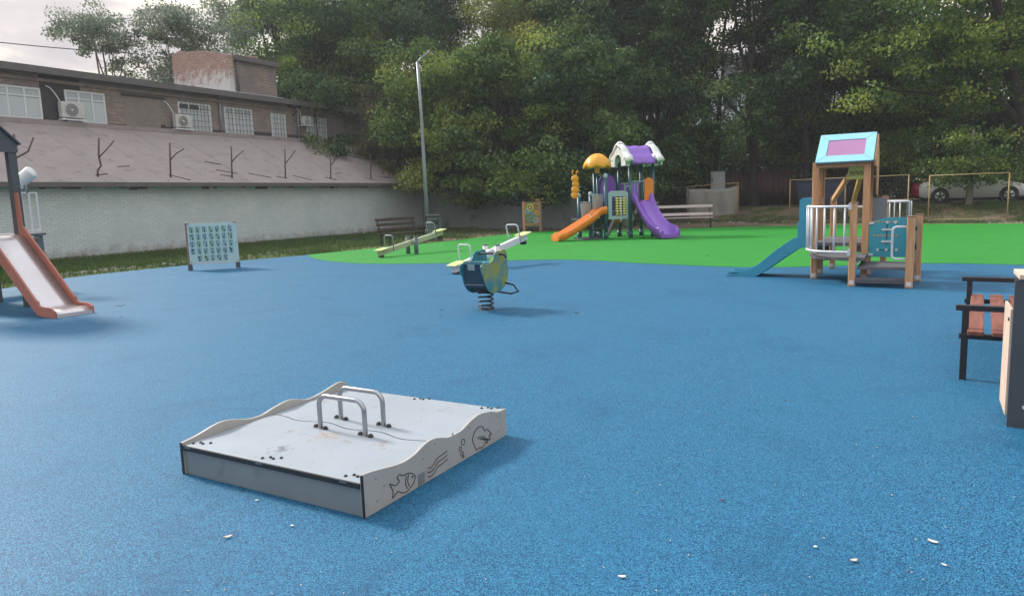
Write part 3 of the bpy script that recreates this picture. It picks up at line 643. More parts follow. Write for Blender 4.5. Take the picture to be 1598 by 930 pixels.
def trunk_mb(seed, h, r, lobes, zsplit, lean=0., limbs=9, stems=1):
    rd = random.Random(seed); b = MB()
    for st in range(stems):
        ox = 0 if stems == 1 else rd.uniform(-.35, .35); oy = 0 if stems == 1 else rd.uniform(-.3, .3)
        lx = lean+rd.uniform(-.05, .05)*(3 if stems > 1 else 1); P = []; RR = []
        for i in range(12):
            t = i/11; P.append((ox+lx*h*t*(.5+t)+rd.uniform(-.07, .07), oy+rd.uniform(-.07, .07), h*.9*t-.1)); RR.append(r*(1.5 if i == 0 else 1.05-.85*t)*(1 if stems == 1 else .65))
        P2 = cat_rom(P, 3); R2 = [RR[min(int(i/3), 11)]*(1-(i % 3)/3)+RR[min(int(i/3)+1, 11)]*((i % 3)/3) for i in range(len(P2))]
        b.tube(P2, R2, 9)
    for k in range(limbs):
        lb = lobes[k % len(lobes)]; t = min(max((lb[2]*.62)/(h*.9), zsplit/h), .8); i = int(t*11); s0 = Vector(P[i]); e_ = Vector(lb[:3])+Vector((rd.uniform(-.6, .6), rd.uniform(-.6, .6), rd.uniform(-.3, .9)))
        m1 = s0.lerp(e_, .4)+Vector((rd.uniform(-.3, .3), rd.uniform(-.3, .3), -.05*(e_-s0).length)); m2 = s0.lerp(e_, .75)+Vector((rd.uniform(-.3, .3), rd.uniform(-.3, .3), .15))
        pts = cat_rom([s0, m1, m2, e_], 4); r0 = r*rd.uniform(.30, .48); b.tube(pts, [r0*(1-.85*j/(len(pts)-1)) for j in range(len(pts))], 6)
        for q in range(3):
            s1 = pts[5+2*q]; e2 = s1+Vector((rd.uniform(-1.4, 1.4), rd.uniform(-1.4, 1.4), rd.uniform(-.3, 1.2))); b.tube(cat_rom([s1, s1.lerp(e2, .5)+Vector((rd.uniform(-.2, .2), rd.uniform(-.2, .2), .1)), e2], 3), [r0*.3*(1-.8*j/6) for j in range(7)], 5)
    return b
TPL = {}
def template(key, seed, rx_, z0, z1, ncl, per, lsz, clr, leaf, r, h, zsplit, bark='bark', stems=1, **kw):
    V, F, A, cents, lobes = make_crown(seed, rx_, z0, z1, ncl, per, lsz, clr, **kw)
    me = np_mesh('crown', V, F, M[leaf], A); b = trunk_mb(seed, h, r, lobes, zsplit, stems=stems)
    o = obj('trunk', b, bark, None); tm = o.data; bpy.data.objects.remove(o); TPL[key] = (me, tm)
template('broad', 1, 5.0, 3.2, 16.5, 190, 240, .19, 1.15, 'leaf_a', .27, 15, 4)
template('broad2', 7, 4.8, 2.6, 15.5, 180, 240, .19, 1.15, 'leaf_b', .24, 14, 3.5)
template('tall', 3, 3.7, 3.6, 18.5, 160, 230, .18, 1.05, 'leaf_a', .25, 17, 4, stems=2)
template('low', 5, 4.2, 1.5, 9.6, 160, 250, .175, 1.0, 'leaf_b', .15, 8.4, 1.6, stems=3, skirt=45)
template('bush', 25, 3.2, .1, 5.8, 110, 230, .16, .95, 'leaf_a', .10, 5, .6, stems=3)
template('airy', 12, 3.7, 5.0, 13.3, 125, 130, .15, .8, 'leaf_c', .18, 12.5, 3, bark='bark_pale', core=.15)
template('thicket', 33, 3.2, 3.5, 11.2, 115, 140, .15, .85, 'leaf_c', .15, 11, 3, core=.1)
template('red', 15, 2.4, 1.9, 8.5, 75, 210, .15, .9, 'leaf_r', .12, 8, 1.5)
template('yellow', 16, 3.0, 2.0, 9.8, 95, 230, .155, .9, 'leaf_y', .13, 9, 1.5)
def tree(key, x, y, sc, rz, label, z=0, sz=None, leaf=None, group=None):
    me, tm = TPL[key]; t = thing('tree', label, 'tree', (x, y, z), rz, group)
    t.scale = (sc, sc, sz or sc)
    for nm, d in (('trunk', tm), ('crown', me)):
        o = bpy.data.objects.new(nm, d); COL.objects.link(o); o.parent = t
    if leaf:   # copy with a different leaf kind
        o.data = me.copy(); o.data.materials[0] = M[leaf]
    return t
def X(px, Y): return (px-799)/1130*Y     # layout scale used when the plan was drawn up
G1 = 'trees around the playground'
tree('airy', -22.0, 41.5, .95, .4, 'pale airy tree behind the brick building, leftmost against the sky', group=G1)
tree('airy', -18.2, 42.5, .98, 2.0, 'pale airy tree standing left of the rooftop brick box', group=G1)
tree('thicket', -20.6, 43.5, 1.0, 1.0, 'low pale bushy tree just above the roof edge between the two airy trees', group=G1)
tree('thicket', -17.6, 44.5, 1.05, 3.0, 'low pale bushy tree directly left of the rooftop brick box', group=G1)
tree('broad', -15.5, 53, 1.15, 1.0, 'tall grey green tree rising above the rooftop brick box', group=G1, leaf='leaf_c')
tree('broad2', -11.8, 46.5, 1.0, 2.2, 'tall tree overhanging the right end of the brick building roof', group=G1)
tree('broad2', -8.6, 49, 1.15, 4.0, 'tall tree with dark trunk behind the end of the shed roof', group=G1, leaf='leaf_a')
tree('low', -11.0, 42.3, .92, 5.0, 'leafy tree whose lower boughs hide the last windows of the brick building', group=G1, leaf='leaf_a')
tree('tall', -5.5, 52, 1.1, .3, 'tall dark tree far behind the lamp head', group=G1)
tree('low', -3.4, 41.1, 1.0, 1.3, 'bushy green maple hanging over the shed corner by the lamp post', group=G1)
tree('red', -6.4, 42.6, .95, .6, 'small rusty leaved tree at the end of the felt roof', group=G1)
tree('yellow', -3.6, 44.2, 1.05, 2.1, 'yellow green tree right behind the lamp post', group=G1)
tree('low', .2, 38.95, 1.02, 3.4, 'dense bushy tree overhanging the dark concrete wall', group=G1)
tree('low', 4.2, 37.6, .95, 5.1, 'bushy tree behind the yellow mushroom canopy', group=G1, leaf='leaf_a')
tree('yellow', .2, 44.5, 1.25, 1.1, 'tree with yellowing top above the orange activity board', group=G1)
tree('broad2', .6, 48, 1.0, 2.6, 'big tree with olive crown at the middle of the wood edge', group=G1, leaf='leaf_y')
tree('broad', 5.5, 47.5, 1.1, 3.9, 'big dark tree rising left of the purple roofed play set', group=G1)
tree('tall', 9.0, 45.0, 1.0, .9, 'slim two stemmed tree behind the purple roof', group=G1)
tree('low', 7.6, 44.0, .95, .2, 'dark bushy tree behind the purple slide', group=G1, leaf='leaf_a', z=.4)
tree('bush', 6.4, 41.2, 1.0, .9, 'dark bush behind the steps of the plastic play set', z=.1, group='bushes at the foot of the wood')
tree('bush', 9.6, 44.0, 1.0, 2.9, 'dark bush left of the hanging grey tarpaulin', z=.5, group='bushes at the foot of the wood')
tree('bush', 23.2, 47.0, 1.2, 1.9, 'dark bush between the brown fence and the red car', z=.6, group='bushes at the foot of the wood')
tree('tall', 12.4, 44.6, 1.0, 2.9, 'two stemmed tree behind the hanging grey tarpaulin', group=G1, z=.6)
tree('broad', 14.4, 43.0, 1.0, .5, 'thick dark tree before the brown fence, right of the tarpaulin', group=G1, z=.6)
tree('tall', 16.9, 42.0, 1.02, 4.4, 'two stemmed dark tree left of the wooden playhouse', group=G1, z=.6)
tree('broad2', 19.5, 46.5, 1.0, 1.5, 'broad tree directly behind the playhouse roof', group=G1, z=.6, leaf='leaf_a')
tree('low', 20.2, 43.2, 1.0, 3.5, 'green tree with low boughs right of the playhouse roof', group=G1, z=.8)
tree('broad', 24.0, 49.0, 1.1, 2.4, 'broad tree behind the parked red car', group=G1, z=.6)
tree('low', 26.0, 44.0, 1.0, 4.4, 'low dark tree drooping over the car park behind the white sedan', group=G1, z=.7, leaf='leaf_a')
tree('low', 31.5, 44.0, 1.0, 2.4, 'low dark tree at the right edge behind the cars', group=G1, z=.7, leaf='leaf_a')
tree('broad', 33.0, 47.0, 1.1, .2, 'broad tree beyond the cars at the far right', group=G1, z=.6)
tree('tall', 3.0, 56, 1.15, 1.9, 'tall tree in the second row, above the orange board', group=G1)
tree('broad2', 11.0, 56, 1.15, .8, 'broad tree in the second row, behind the purple roof', group=G1, z=.5, leaf='leaf_a')
tree('broad', 27.0, 58, 1.2, 5.5, 'tall tree in the second row behind the cars', group=G1, z=.5)
tree('broad2', 39.0, 52, 1.1, 5.5, 'tall tree in the second row at the far right edge', group=G1, z=.5)
tree('broad2', -13.0, 60, 1.2, 3.5, 'tall tree in the second row behind the brick building', group=G1)

# the great leaning tree at the right, with visible limbs
def big_tree():
    t = thing('tree', 'great leaning tree at the right with bare dark limbs spreading left over the car park', 'tree', (25.3, 35.6, .68), 0, G1)
    b = MB(); F0 = [(0, 0, -.2), (-.15, 0, 1.6), (-.25, 0, 3.2), (-.55, .1, 4.6)]
    b.tube(cat_rom(F0, 4), [.55-.14*i/12 for i in range(13)], 12)
    def limb(P, r0, r1):
        q = cat_rom(P, 5); b.tube(q, [r0+(r1-r0)*i/(len(q)-1) for i in range(len(q))], 8); return q
    ends = []
    ends.append(limb([(-.5, .1, 4.3), (-1.3, -.2, 6.2), (-2.1, -.6, 8.2), (-3.2, -1, 10.4), (-4.4, -1, 12.5)], .34, .08))
    ends.append(limb([(-.4, .1, 3.7), (-2.0, 0, 5.0), (-3.6, -.3, 5.9), (-5.3, -.7, 7.3), (-6.8, -1, 9.4)], .25, .05))
    ends.append(limb([(-.4, .1, 4.0), (-2.2, .3, 4.9), (-4.4, .2, 5.2), (-6.6, .1, 5.5), (-8.6, -.3, 6.0)], .14, .03))
    ends.append(limb([(-.4, .1, 4.3), (.6, .2, 6.2), (1.6, 0, 8.4), (2.4, -.5, 11)], .30, .06))
    ends.append(limb([(-1.0, 0, 5.6), (-1.6, .6, 7.5), (-1.4, 1.2, 9.8)], .2, .05))
    ends.append(limb([(-2.2, 0, 5.1), (-3.0, .5, 6.6), (-3.2, .9, 8.6)], .14, .04))
    obj('trunk', b, 'bark', t)
    rg = np.random.default_rng(77); cs = []
    for q, n in zip(ends, (34, 30, 26, 34, 18, 16)):
        for i in range(n):
            p = q[int(len(q)*(.35+.65*rg.uniform()))-1]; cs.append(np.array(p)+rg.normal(size=3)*np.array([1.4, 1.3, 1.0])+np.array([0, 0, .5]))
    for i in range(90):   # high dome
        a = rg.uniform(0, 2*PI); rr = 6.5*math.sqrt(rg.uniform()); cs.append(np.array([-2.2+rr*math.cos(a), rr*math.sin(a)*.8, 11.5+rg.uniform(-2.4, 3.5)]))
    cs = np.array(cs); per = 170; idx = np.repeat(np.arange(len(cs)), per)
    g_ = rg.normal(size=(len(idx), 3)); g_ /= np.linalg.norm(g_, axis=1, keepdims=True); rad = rg.uniform(0, 1, len(idx))**.45
    off = g_*rad[:, None]*np.array([1.15, 1.15, .5]); off[:, 2] -= .22*(off[:, 0]**2+off[:, 1]**2)
    V, F, A = leaves(cs[idx]+off, .19, rg, rg.uniform(0, 1, len(cs))[idx])
    o = bpy.data.objects.new('crown', np_mesh('crown', V, F, M['leaf_b'], A)); COL.objects.link(o); o.parent = t
big_tree()
# young tree before the white car, its low crown hides the windows
def young_tree():
    t = thing('tree', 'young tree with pale trunk standing in front of the white sedan', 'tree', (20.95, 33.2, .62), 0, G1)
    b = MB(); b.tube(cat_rom([(0, 0, -.1), (.02, 0, .9), (-.03, 0, 1.8), (.05, 0, 3.4)], 4), [.17, .15, .14, .14, .14, .13, .13, .12, .12, .1, .08, .06, .04], 9)
    rd = random.Random(5); tips = []
    for i in range(12):
        a = i*2*PI/12+rd.uniform(-.2, .2); l = rd.uniform(1.2, 2.3); e_ = Vector((l*math.cos(a), .7*l*math.sin(a), rd.uniform(.95, 1.9))); s0 = Vector((0, 0, 1.5+.06*i)); b.tube(cat_rom([s0, s0.lerp(e_, .5)+Vector((0, 0, .3)), e_], 4), [.03*(1-.1*j) for j in range(9)], 5); tips.append(e_); tips.append(s0.lerp(e_, .6)+Vector((0, 0, .2)))
    obj('trunk', b, 'bark_pale', t)
    rg = np.random.default_rng(8); cs = np.array([list(q) for q in tips]+[[rg.uniform(-1.9, 1.9), rg.uniform(-1, 1), rg.uniform(1.0, 3.4)] for _ in range(62)]); per = 70; idx = np.repeat(np.arange(len(cs)), per)
    V, F, A = leaves(cs[idx]+rg.normal(size=(len(idx), 3))*np.array([.26, .26, .14]), .15, rg, rg.uniform(0, 1, len(cs))[idx])
    o = bpy.data.objects.new('crown', np_mesh('crown', V, F, M['leaf_b'], A)); COL.objects.link(o); o.parent = t
young_tree()
# bright sprays hanging in from a tree whose trunk stands outside the frame, upper right
def spray_tree():
    t = thing('tree', 'tree outside the right edge whose bright yellow green sprays hang into the top right corner', 'tree', (13.6, 13.2, 0), 0, G1)
    b = MB(); b.tube(cat_rom([(0, 0, -.1), (.1, 0, 3), (0, 0, 6.5), (.2, .2, 9)], 4), [.26-.016*i for i in range(13)], 10)
    tips = [(-3.9, 2.1, 5.55), (-3.6, 2.1, 5.75), (-1.9, 1.6, 5.35), (-1.7, 1.5, 4.75), (-2.0, 1.6, 5.6), (-1.5, 1.4, 3.95), (-1.35, 1.4, 4.2)]
    for q in tips: b.tube(cat_rom([(0, 0, 5.6), (Vector((0, 0, 6.6)).lerp(Vector(q), .5)), q], 5), [.05-.004*i for i in range(11)], 5)
    obj('trunk', b, 'bark', t)
    rg = np.random.default_rng(31); cs = []
    for q in tips: cs += [np.array(q)+rg.normal(size=3)*.13 for _ in range(7)]
    for i in range(160): a = rg.uniform(0, 2*PI); rr = 3.2*math.sqrt(rg.uniform()); cs.append(np.array([1.6+rr*math.cos(a), rr*math.sin(a), 8.5+rg.uniform(-2, 3)]))
    cs = np.array(cs); idx = np.repeat(np.arange(len(cs)), 45)
    V, F, A = leaves(cs[idx]+rg.normal(size=(len(idx), 3))*np.array([.17, .17, .10]), .085, rg, rg.uniform(0, 1, len(cs))[idx])
    o = bpy.data.objects.new('crown', np_mesh('crown', V, F, M['leaf_y'], A)); COL.objects.link(o); o.parent = t
spray_tree()

# understorey that reads as one mass behind the trunks
rg = np.random.default_rng(5); n = 85000
tt = rg.uniform(0, 1, n); px = -30+tt*78; py = 62-.0*px+rg.normal(size=n)*2.2-np.where(px > 5, (px-5)*.12, 0)
hh = 6.8+1.6*np.sin(px*.7)+1.2*np.sin(px*1.9+1)
pz = rg.uniform(0, 1, n)**.8*hh
V, F, A = leaves(np.stack([px, py, pz], 1), .42, rg, (np.sin(px*1.3)*np.sin(pz*1.1+px)+1)/2)
o = bpy.data.objects.new('undergrowth', np_mesh('undergrowth', V, F, M['leaf_a'], A)); COL.objects.link(o); o['kind'] = 'stuff'; o['label'] = 'dark undergrowth filling the wood behind the trees'

# grass: verge along the shed, edge of the bank
def blades(pts, h, wdt, rg):
    n = len(pts); a = rg.uniform(0, 2*PI, n); d = np.stack([np.cos(a), np.sin(a), np.zeros(n)], 1); hh = (h*rg.uniform(.4, 1.3, n))[:, None]
    ln = rg.normal(size=(n, 3))*.35*hh; ln[:, 2] = 0; z = np.array([0, 0, 1.0])
    V = np.stack([pts-d*wdt, pts+d*wdt, pts+ln*.5+z*hh*.6+d*wdt*.6, pts+ln+z*hh], 1).reshape(-1, 3); return V, np.arange(4*n).reshape(-1, 4)
rg = np.random.default_rng(3); P = []
u2 = np.array([.49936, .86639]); n2 = np.array([-.86639, .49936])
def inside(x, y, poly):
    c = False; j = len(poly)-1
    for i in range(len(poly)):
        if (poly[i][1] > y) != (poly[j][1] > y) and x < (poly[j][0]-poly[i][0])*(y-poly[i][1])/(poly[j][1]-poly[i][1])+poly[i][0]: c = not c
        j = i
    return c
while len(P) < 62000:
    s = rg.uniform(-7, 20.3); d = .05+9*rg.uniform(0, 1)**1.25; q = np.array(WA[:2])+u2*s-n2*d
    bl = math.sin(q[0]*1.9+1.2*math.sin(q[1]*.8))+math.sin(q[1]*1.3+q[0]*.7)+rg.normal()*.5
    if bl < -1.5+d*.33 and rg.uniform() < .88: continue
    if inside(q[0], q[1], blue) or inside(q[0], q[1], green): continue
    if s > 8 and d > 2.2 and rg.uniform() < .6: continue
    P.append((q[0], q[1], 0))
P = np.array(P); h = np.full(len(P), .13)
V, F = blades(P, .15, .013, rg); o = bpy.data.objects.new('grass', np_mesh('grass', V, F, M['grass'], rg.uniform(0, 1, len(V)))); COL.objects.link(o); o['kind'] = 'stuff'; o['label'] = 'short rough grass on the verge below the whitewashed wall'
P = []
while len(P) < 30000:
    t = rg.uniform(-2, 19.5); d = rg.uniform(-1.2, 4.1); q = LA+LD*t+LN*d
    if math.sin(q.x*2.1)+math.sin(q.y*1.7+q.x)+rg.normal()*.6 < .1: continue
    if t < 7 and rg.uniform() < .6: continue
    P.append((q.x, q.y, bank(q.x, q.y)))
P = np.array(P); V, F = blades(P, .11, .010, rg); o = bpy.data.objects.new('grass', np_mesh('grass', V, F, M['grass'], rg.uniform(0, 1, len(V)))); COL.objects.link(o); o['kind'] = 'stuff'; o['label'] = 'patchy grass and weeds on the bank below the cars'
# rubble along the verge
rd = random.Random(6); b = MB()
for i in range(230):
    s = rd.uniform(-3, 5.5); o_ = 5.75+rd.gauss(0, .22)+.25*math.sin(s)
    q = wallpt(s, -o_); r = rd.uniform(.02, .06); b.box((q[0], q[1], r*.4), (r*rd.uniform(1, 2.4), r*1.3, r), Matrix.Rotation(rd.uniform(0, 3), 3, 'Z'))
for i in range(120):
    q = LA+LD*rd.uniform(-3, 16)+LN*rd.gauss(-.4, .4); r = rd.uniform(.02, .07); b.box((q.x, q.y, bank(q.x, q.y)+r*.4), (r*rd.uniform(1, 3), r*1.3, r), Matrix.Rotation(rd.uniform(0, 3), 3, 'Z'))
o = obj('rubble', b, 'stone'); o['kind'] = 'stuff'; o['label'] = 'pale rubble and stones scattered along the edge of the rubber surface'

# ------------------------------------------------------------------ far building and fences
fb = thing('apartment_building', 'pale apartment block glimpsed in the gaps between the trees', 'building', (27, 84, 0), R(-14))
b = MB(); b.bb((-17, 0, 0), (17, 10, 17)); obj('wall', b, 'pale_wall', fb)
for i in range(10):
    for j in range(5):
        b = MB(); b.bb((-15+i*3.2, -.05, 1.5+j*3.1), (-13.6+i*3.2, -.003, 3.1+j*3.1)); obj('window', b, 'glass_dark', fb)
kb = thing('kiosk', 'pale blue metal kiosk just behind the hanging tarpaulin', 'kiosk', (12.2, 43.4, .6), R(-15))
b = MB(); b.bb((-.2, 0, 0), (.62, 1.6, 2.15)); obj('wall', b, 'pale_wall', kb, bevel=.02)
b = MB(); b.bb((-.22, -.02, 2.152), (.64, 1.62, 2.2)); obj('roof', b, 'galv', kb)
b = MB(); b.bb((-.1, -.03, 0), (.5, -.003, 1.9)); obj('door', b, 'pale_wall', kb, bevel=.008)
bf = thing('sheet_metal_fence', 'dark brown corrugated metal fence in the shade behind the tree trunks', 'fence', (12.6, 43.6, .58), R(-8))
b = MB(); n = 150; rows = [[(8.4*i/n, .03*math.sin(i*PI/2.5), z) for i in range(n+1)] for z in (.0, 2.15)]; b.grid(rows); obj('panel', b, 'brown_sheet', bf, solid=.01)
b = MB(); 
for i in range(5): b.bb((2.1*i-.04, .05, 0), (2.1*i+.04, .13, 2.2))
obj('post', b, 'brown_sheet', bf)
def steel_fence(A, B, h, n, m, label, mesh=True, zb=.05, wires=True):
    A = Vector(A); B = Vector(B); d = B-A; L_ = d.length; t = thing('steel_fence', label, 'fence', (A.x, A.y, 0), math.atan2(d.y, d.x), 'freestanding steel framed fence panels')
    r = .025
    for i in range(n+1): b = MB(); b.tube([(L_*i/n, 0, -.05), (L_*i/n, 0, h)], r, 7); obj('post', b, m, t)
    b = MB(); b.tube([(0, 0, h), (L_, 0, h)], r*.9, 7); b.tube([(0, 0, zb), (L_, 0, zb)], r*.9, 7); obj('rail', b, m, t)
    if mesh:
        b = MB(); k = int(L_/.13)
        for i in range(1, k): b.beam((L_*i/k, 0, zb), (L_*i/k, 0, h), .006, .006, (0, 1, 0))
        for j in range(1, 13): b.beam((0, 0, zb+(h-zb)*j/13), (L_, 0, zb+(h-zb)*j/13), .006, .006)
        obj('mesh', b, 'mesh_wire', t)
    return t
steel_fence((13.9, 36.1), (17.35, 31.7), 2.05, 2, 'fence_yellow', 'yellow framed wire mesh fence behind the wooden playhouse')
fbn = steel_fence((18.0, 31.25), (20.45, 29.85), 1.98, 1, 'fence_yellow', 'open yellow steel frame in front of the white sedan', mesh=False, zb=.12)
b = MB(); b.beam((0, -.05, .06), (2.8, -.05, .05), .1, .05); obj('bottom_board', b, 'bench_pink', fbn)
steel_fence((4.0, 38.6), (9.9, 40.6), 1.9, 2, 'fence_grey', 'dark grey wire mesh fence in the shade behind the plastic play set')
# tarpaulin on its frame
A = Vector((10.0, 40.9)); B = Vector((12.55, 39.9)); d = B-A; L_ = d.length; tf = thing('banner_frame', 'yellow steel frame with a grey sheet hung in it', 'frame', (A.x, A.y, 0), math.atan2(d.y, d.x))
b = MB(); b.tube([(0, 0, -.05), (0, 0, 1.93), (L_, 0, 2.05), (L_, 0, -.05)], .028, 7); b.tube([(L_-.12, .02, -.02), (L_-.12, .02, 2.0)], .018, 6); obj('frame', b, 'fence_yellow', tf)
b = MB(); rows = []
for i in range(25):
    t = i/24; sag = .22*math.exp(-((t-.58)/.22)**2)+.05*math.sin(t*9)
    rows.append([(t*(L_-.05)+.02, .03+.03*math.sin(t*21+j*.3)+.02*math.sin(j), .16+(1.82+.1*t-sag-.16)*j/8) for j in range(9)])
b.grid(rows); t = obj('tarpaulin', b, 'cloth', None, solid=.006); t.location = tf.location; t.rotation_euler = tf.rotation_euler
tag(t, 'grey weathered sheet hanging on a yellow frame right of the pale bench', 'tarpaulin')
# blue container behind the mesh
b = MB(); b.prism([(-1.1, 0), (1.1, 0), (1.25, 1.25), (-1.25, 1.25)], -.6, .6, 'XZ')
bc = thing('waste_container', 'dark blue waste container behind the yellow mesh fence', 'container', (16.9, 39.2, .68), R(-35)); obj('body', b, 'bin_blue', bc, bevel=.02)
b = MB(); b.prism([(-1.3, 1.26), (1.3, 1.26), (1.2, 1.4), (-1.2, 1.4)], -.65, .65, 'XZ'); obj('lid', b, 'bin_blue', bc, bevel=.02)

# ------------------------------------------------------------------ cars
def car(name, label, loc, rz, paint, hatch=False):
    t = thing(name, label, 'car', loc, rz, 'cars parked beyond the bank'); W = .88
    # body rings along x (front = +x): (x, z_low, z_belt, half width)
    prof = [(-2.28, .42, .78, .62), (-2.24, .32, .95, .74), (-2.0, .24, 1.02, .83), (-1.3, .22, 1.03, .88), (-.4, .20, .98, .89), (.6, .20, .95, .89), (1.15, .20, .93, .88), (1.7, .22, .86, .86), (2.15, .26, .74, .76), (2.32, .36, .60, .60)]
    rows = []
    for x, zl, zb, w_ in prof:
        zm = (zl+zb)/2+.05
        ring_ = [(w_*.86, zl), (w_*.97, zl+.06), (w_, zm), (w_*.97, zb-.06), (w_*.9, zb), (w_*.5, zb+.03), (0, zb+.04)]
        full = [(x, y, z) for y, z in ring_]+[(x, -y, z) for y, z in reversed(ring_[:-1])]
        rows.append(full)
    b = MB(); b.grid(rows, closed=True); k = len(rows[0]); o0 = len(b.v)-k*len(rows)
    b.f.append(tuple(o0+j for j in range(k))); b.sm.append(True); b.f.append(tuple(o0+k*(len(rows)-1)+j for j in reversed(range(k)))); b.sm.append(True)
    obj('body', b, paint, t)
    # cabin
    cab = [(-1.95, 1.0, .70), (-1.35, 1.36, .60), (-.6, 1.46, .58), (.1, 1.45, .58), (.55, 1.33, .60), (1.25, .93, .74)]
    b = MB(); rows = [[(x, -.80 if i else -.7, 0.95), (x, -w_, z-.03), (x, -w_*.7, z), (x, w_*.7, z), (x, w_, z-.03), (x, .80 if i else .7, .95)] for i, (x, z, w_) in enumerate(cab)]
    b.grid(rows); obj('roof', b, paint, t)
    for sgn in (-1, 1):
        b = MB(); b.add([(-1.45, sgn*.79, 1.02), (.95, sgn*.79, 1.0), (.42, sgn*.645, 1.32), (-.1, sgn*.63, 1.39), (-.7, sgn*.63, 1.40), (-1.2, sgn*.66, 1.32)], [(0, 1, 2, 3, 4, 5)]); obj('side_window', b, 'car_glass', t, solid=.02)
        b = MB(); b.bb((-.32, sgn*.74-.05, 1.0), (-.24, sgn*.74+.05, 1.4)); obj('pillar', b, paint, t)
        b = MB(); b.sphere((.85, sgn*.98, 1.0), .1, 10, (.7, 1, .7)); obj('mirror', b, paint, t)
        b = MB(); b.sphere((2.1, sgn*.6, .68), .17, 10, (.8, .8, .45)); obj('headlight', b, 'lamp_clear', t)
        b = MB(); b.sphere((-2.2, sgn*.6, .82), .16, 10, (.4, 1, .6)); obj('tail_light', b, 'lamp_red', t)
    b = MB(); b.add([(1.28, -.68, .95), (1.28, .68, .95), (.6, .56, 1.33), (.6, -.56, 1.33)], [(0, 1, 2, 3)]); b.add([(-1.98, -.62, 1.02), (-1.98, .62, 1.02), (-1.4, .54, 1.36), (-1.4, -.54, 1.36)], [(0, 1, 2, 3)]); obj('windscreen', b, 'car_glass', t, solid=.03)
    for wx in (-1.38, 1.38):
        for sgn in (-1, 1):
            b = MB(); b.lathe([(0, -.11), (.23, -.11), (.32, -.09), (.33, 0), (.32, .09), (.23, .11), (0, .11)], (wx, sgn*.80, .33), 24, 'Y'); wh = obj('wheel', b, 'tyre', t)
            b = MB(); b.lathe([(0, sgn*.115), (.06, sgn*.125), (.2, sgn*.118), (.22, sgn*.105)], (wx, sgn*.80, .33), 20, 'Y'); obj('rim', b, 'rim', wh)
            b = MB()
            for q in range(5):
                a = q*2*PI/5+.3; b.beam((wx, sgn*.928, .33), (wx+.2*math.cos(a), sgn*.925, .33+.2*math.sin(a)), .06, .012, (0, 1, 0))
            obj('spoke', b, 'tyre', wh)
            b = MB(); b.cyl((wx, sgn*.86, .35), (wx, sgn*.898, .35), .385, 24); obj('wheel_arch', b, 'black', t)
    b = MB(); b.bb((-2.0, -.80, .16), (2.0, .80, .26)); obj('underbody', b, 'tyre', t)
    return t
car_rz = math.atan2(LD.y, LD.x)
car('parked_car', 'white sedan parked beyond the bank, behind the open yellow frame', (22.4, 35.2, .70), R(-30), 'car_white')
car('parked_car', 'red car parked behind the tail of the white sedan', (24.6, 40.0, .70), R(-24), 'car_red')
car('parked_car', 'red car at the right edge of the photo beyond the white sedan', (30.2, 38.8, .70), R(-24), 'car_red')

# ------------------------------------------------------------------ lamp post, bin
lp = thing('street_lamp', 'tall thin grey lamp post behind the dark bench, in front of the trees', 'street lamp', (-3.42, 30.4, 0), 0)
b = MB(); b.tube([(0, 0, 0), (-.02, 0, 3), (-.04, 0, 5.2), (-.10, 0, 7.2)], [.085, .075, .065, .055], 12); obj('pole', b, 'galv', lp)
b = MB(); b.cyl((0, 0, 0), (0, 0, .45), .10, 12); obj('base_sleeve', b, 'galv', lp)
b = MB(); b.tube(cat_rom([(-.10, 0, 7.1), (-.02, -.02, 7.26), (.2, -.08, 7.42)], 4), .035, 8); obj('arm', b, 'galv', lp)
b = MB(); b.prism([(-.06, -.03), (.34, .0), (.36, .05), (.26, .09), (-.02, .06)], -.09, .09, 'XZ'); o = obj('lamp_head', b, 'galv', lp, bevel=.012); o.location = (.12, -.04, 7.35); o.rotation_euler = (0, R(-28), 0)
bn = thing('litter_bin', 'dark slatted litter bin standing between the dark bench and the lamp post', 'bin', (-3.08, 29.6, 0), R(-10))
b = MB(); b.bb((-.28, -.22, .05), (.28, .22, .96)); obj('body', b, 'post_grey', bn, bevel=.03)
b = MB(); b.bb((-.31, -.25, .98), (.31, .25, 1.06)); obj('lid', b, 'dark_post', bn, bevel=.015)
b = MB(); b.bb((-.02, -.235, .66), (.24, -.222, .84)); obj('opening', b, 'black', bn)
b = MB(); 
for q in (-.25, .25): b.bb((q-.03, -.2, 0), (q+.03, .2, .05)); b.bb((q-.025, -.24, .0), (q+.025, -.222, .98))
obj('frame', b, 'bench_iron', bn)

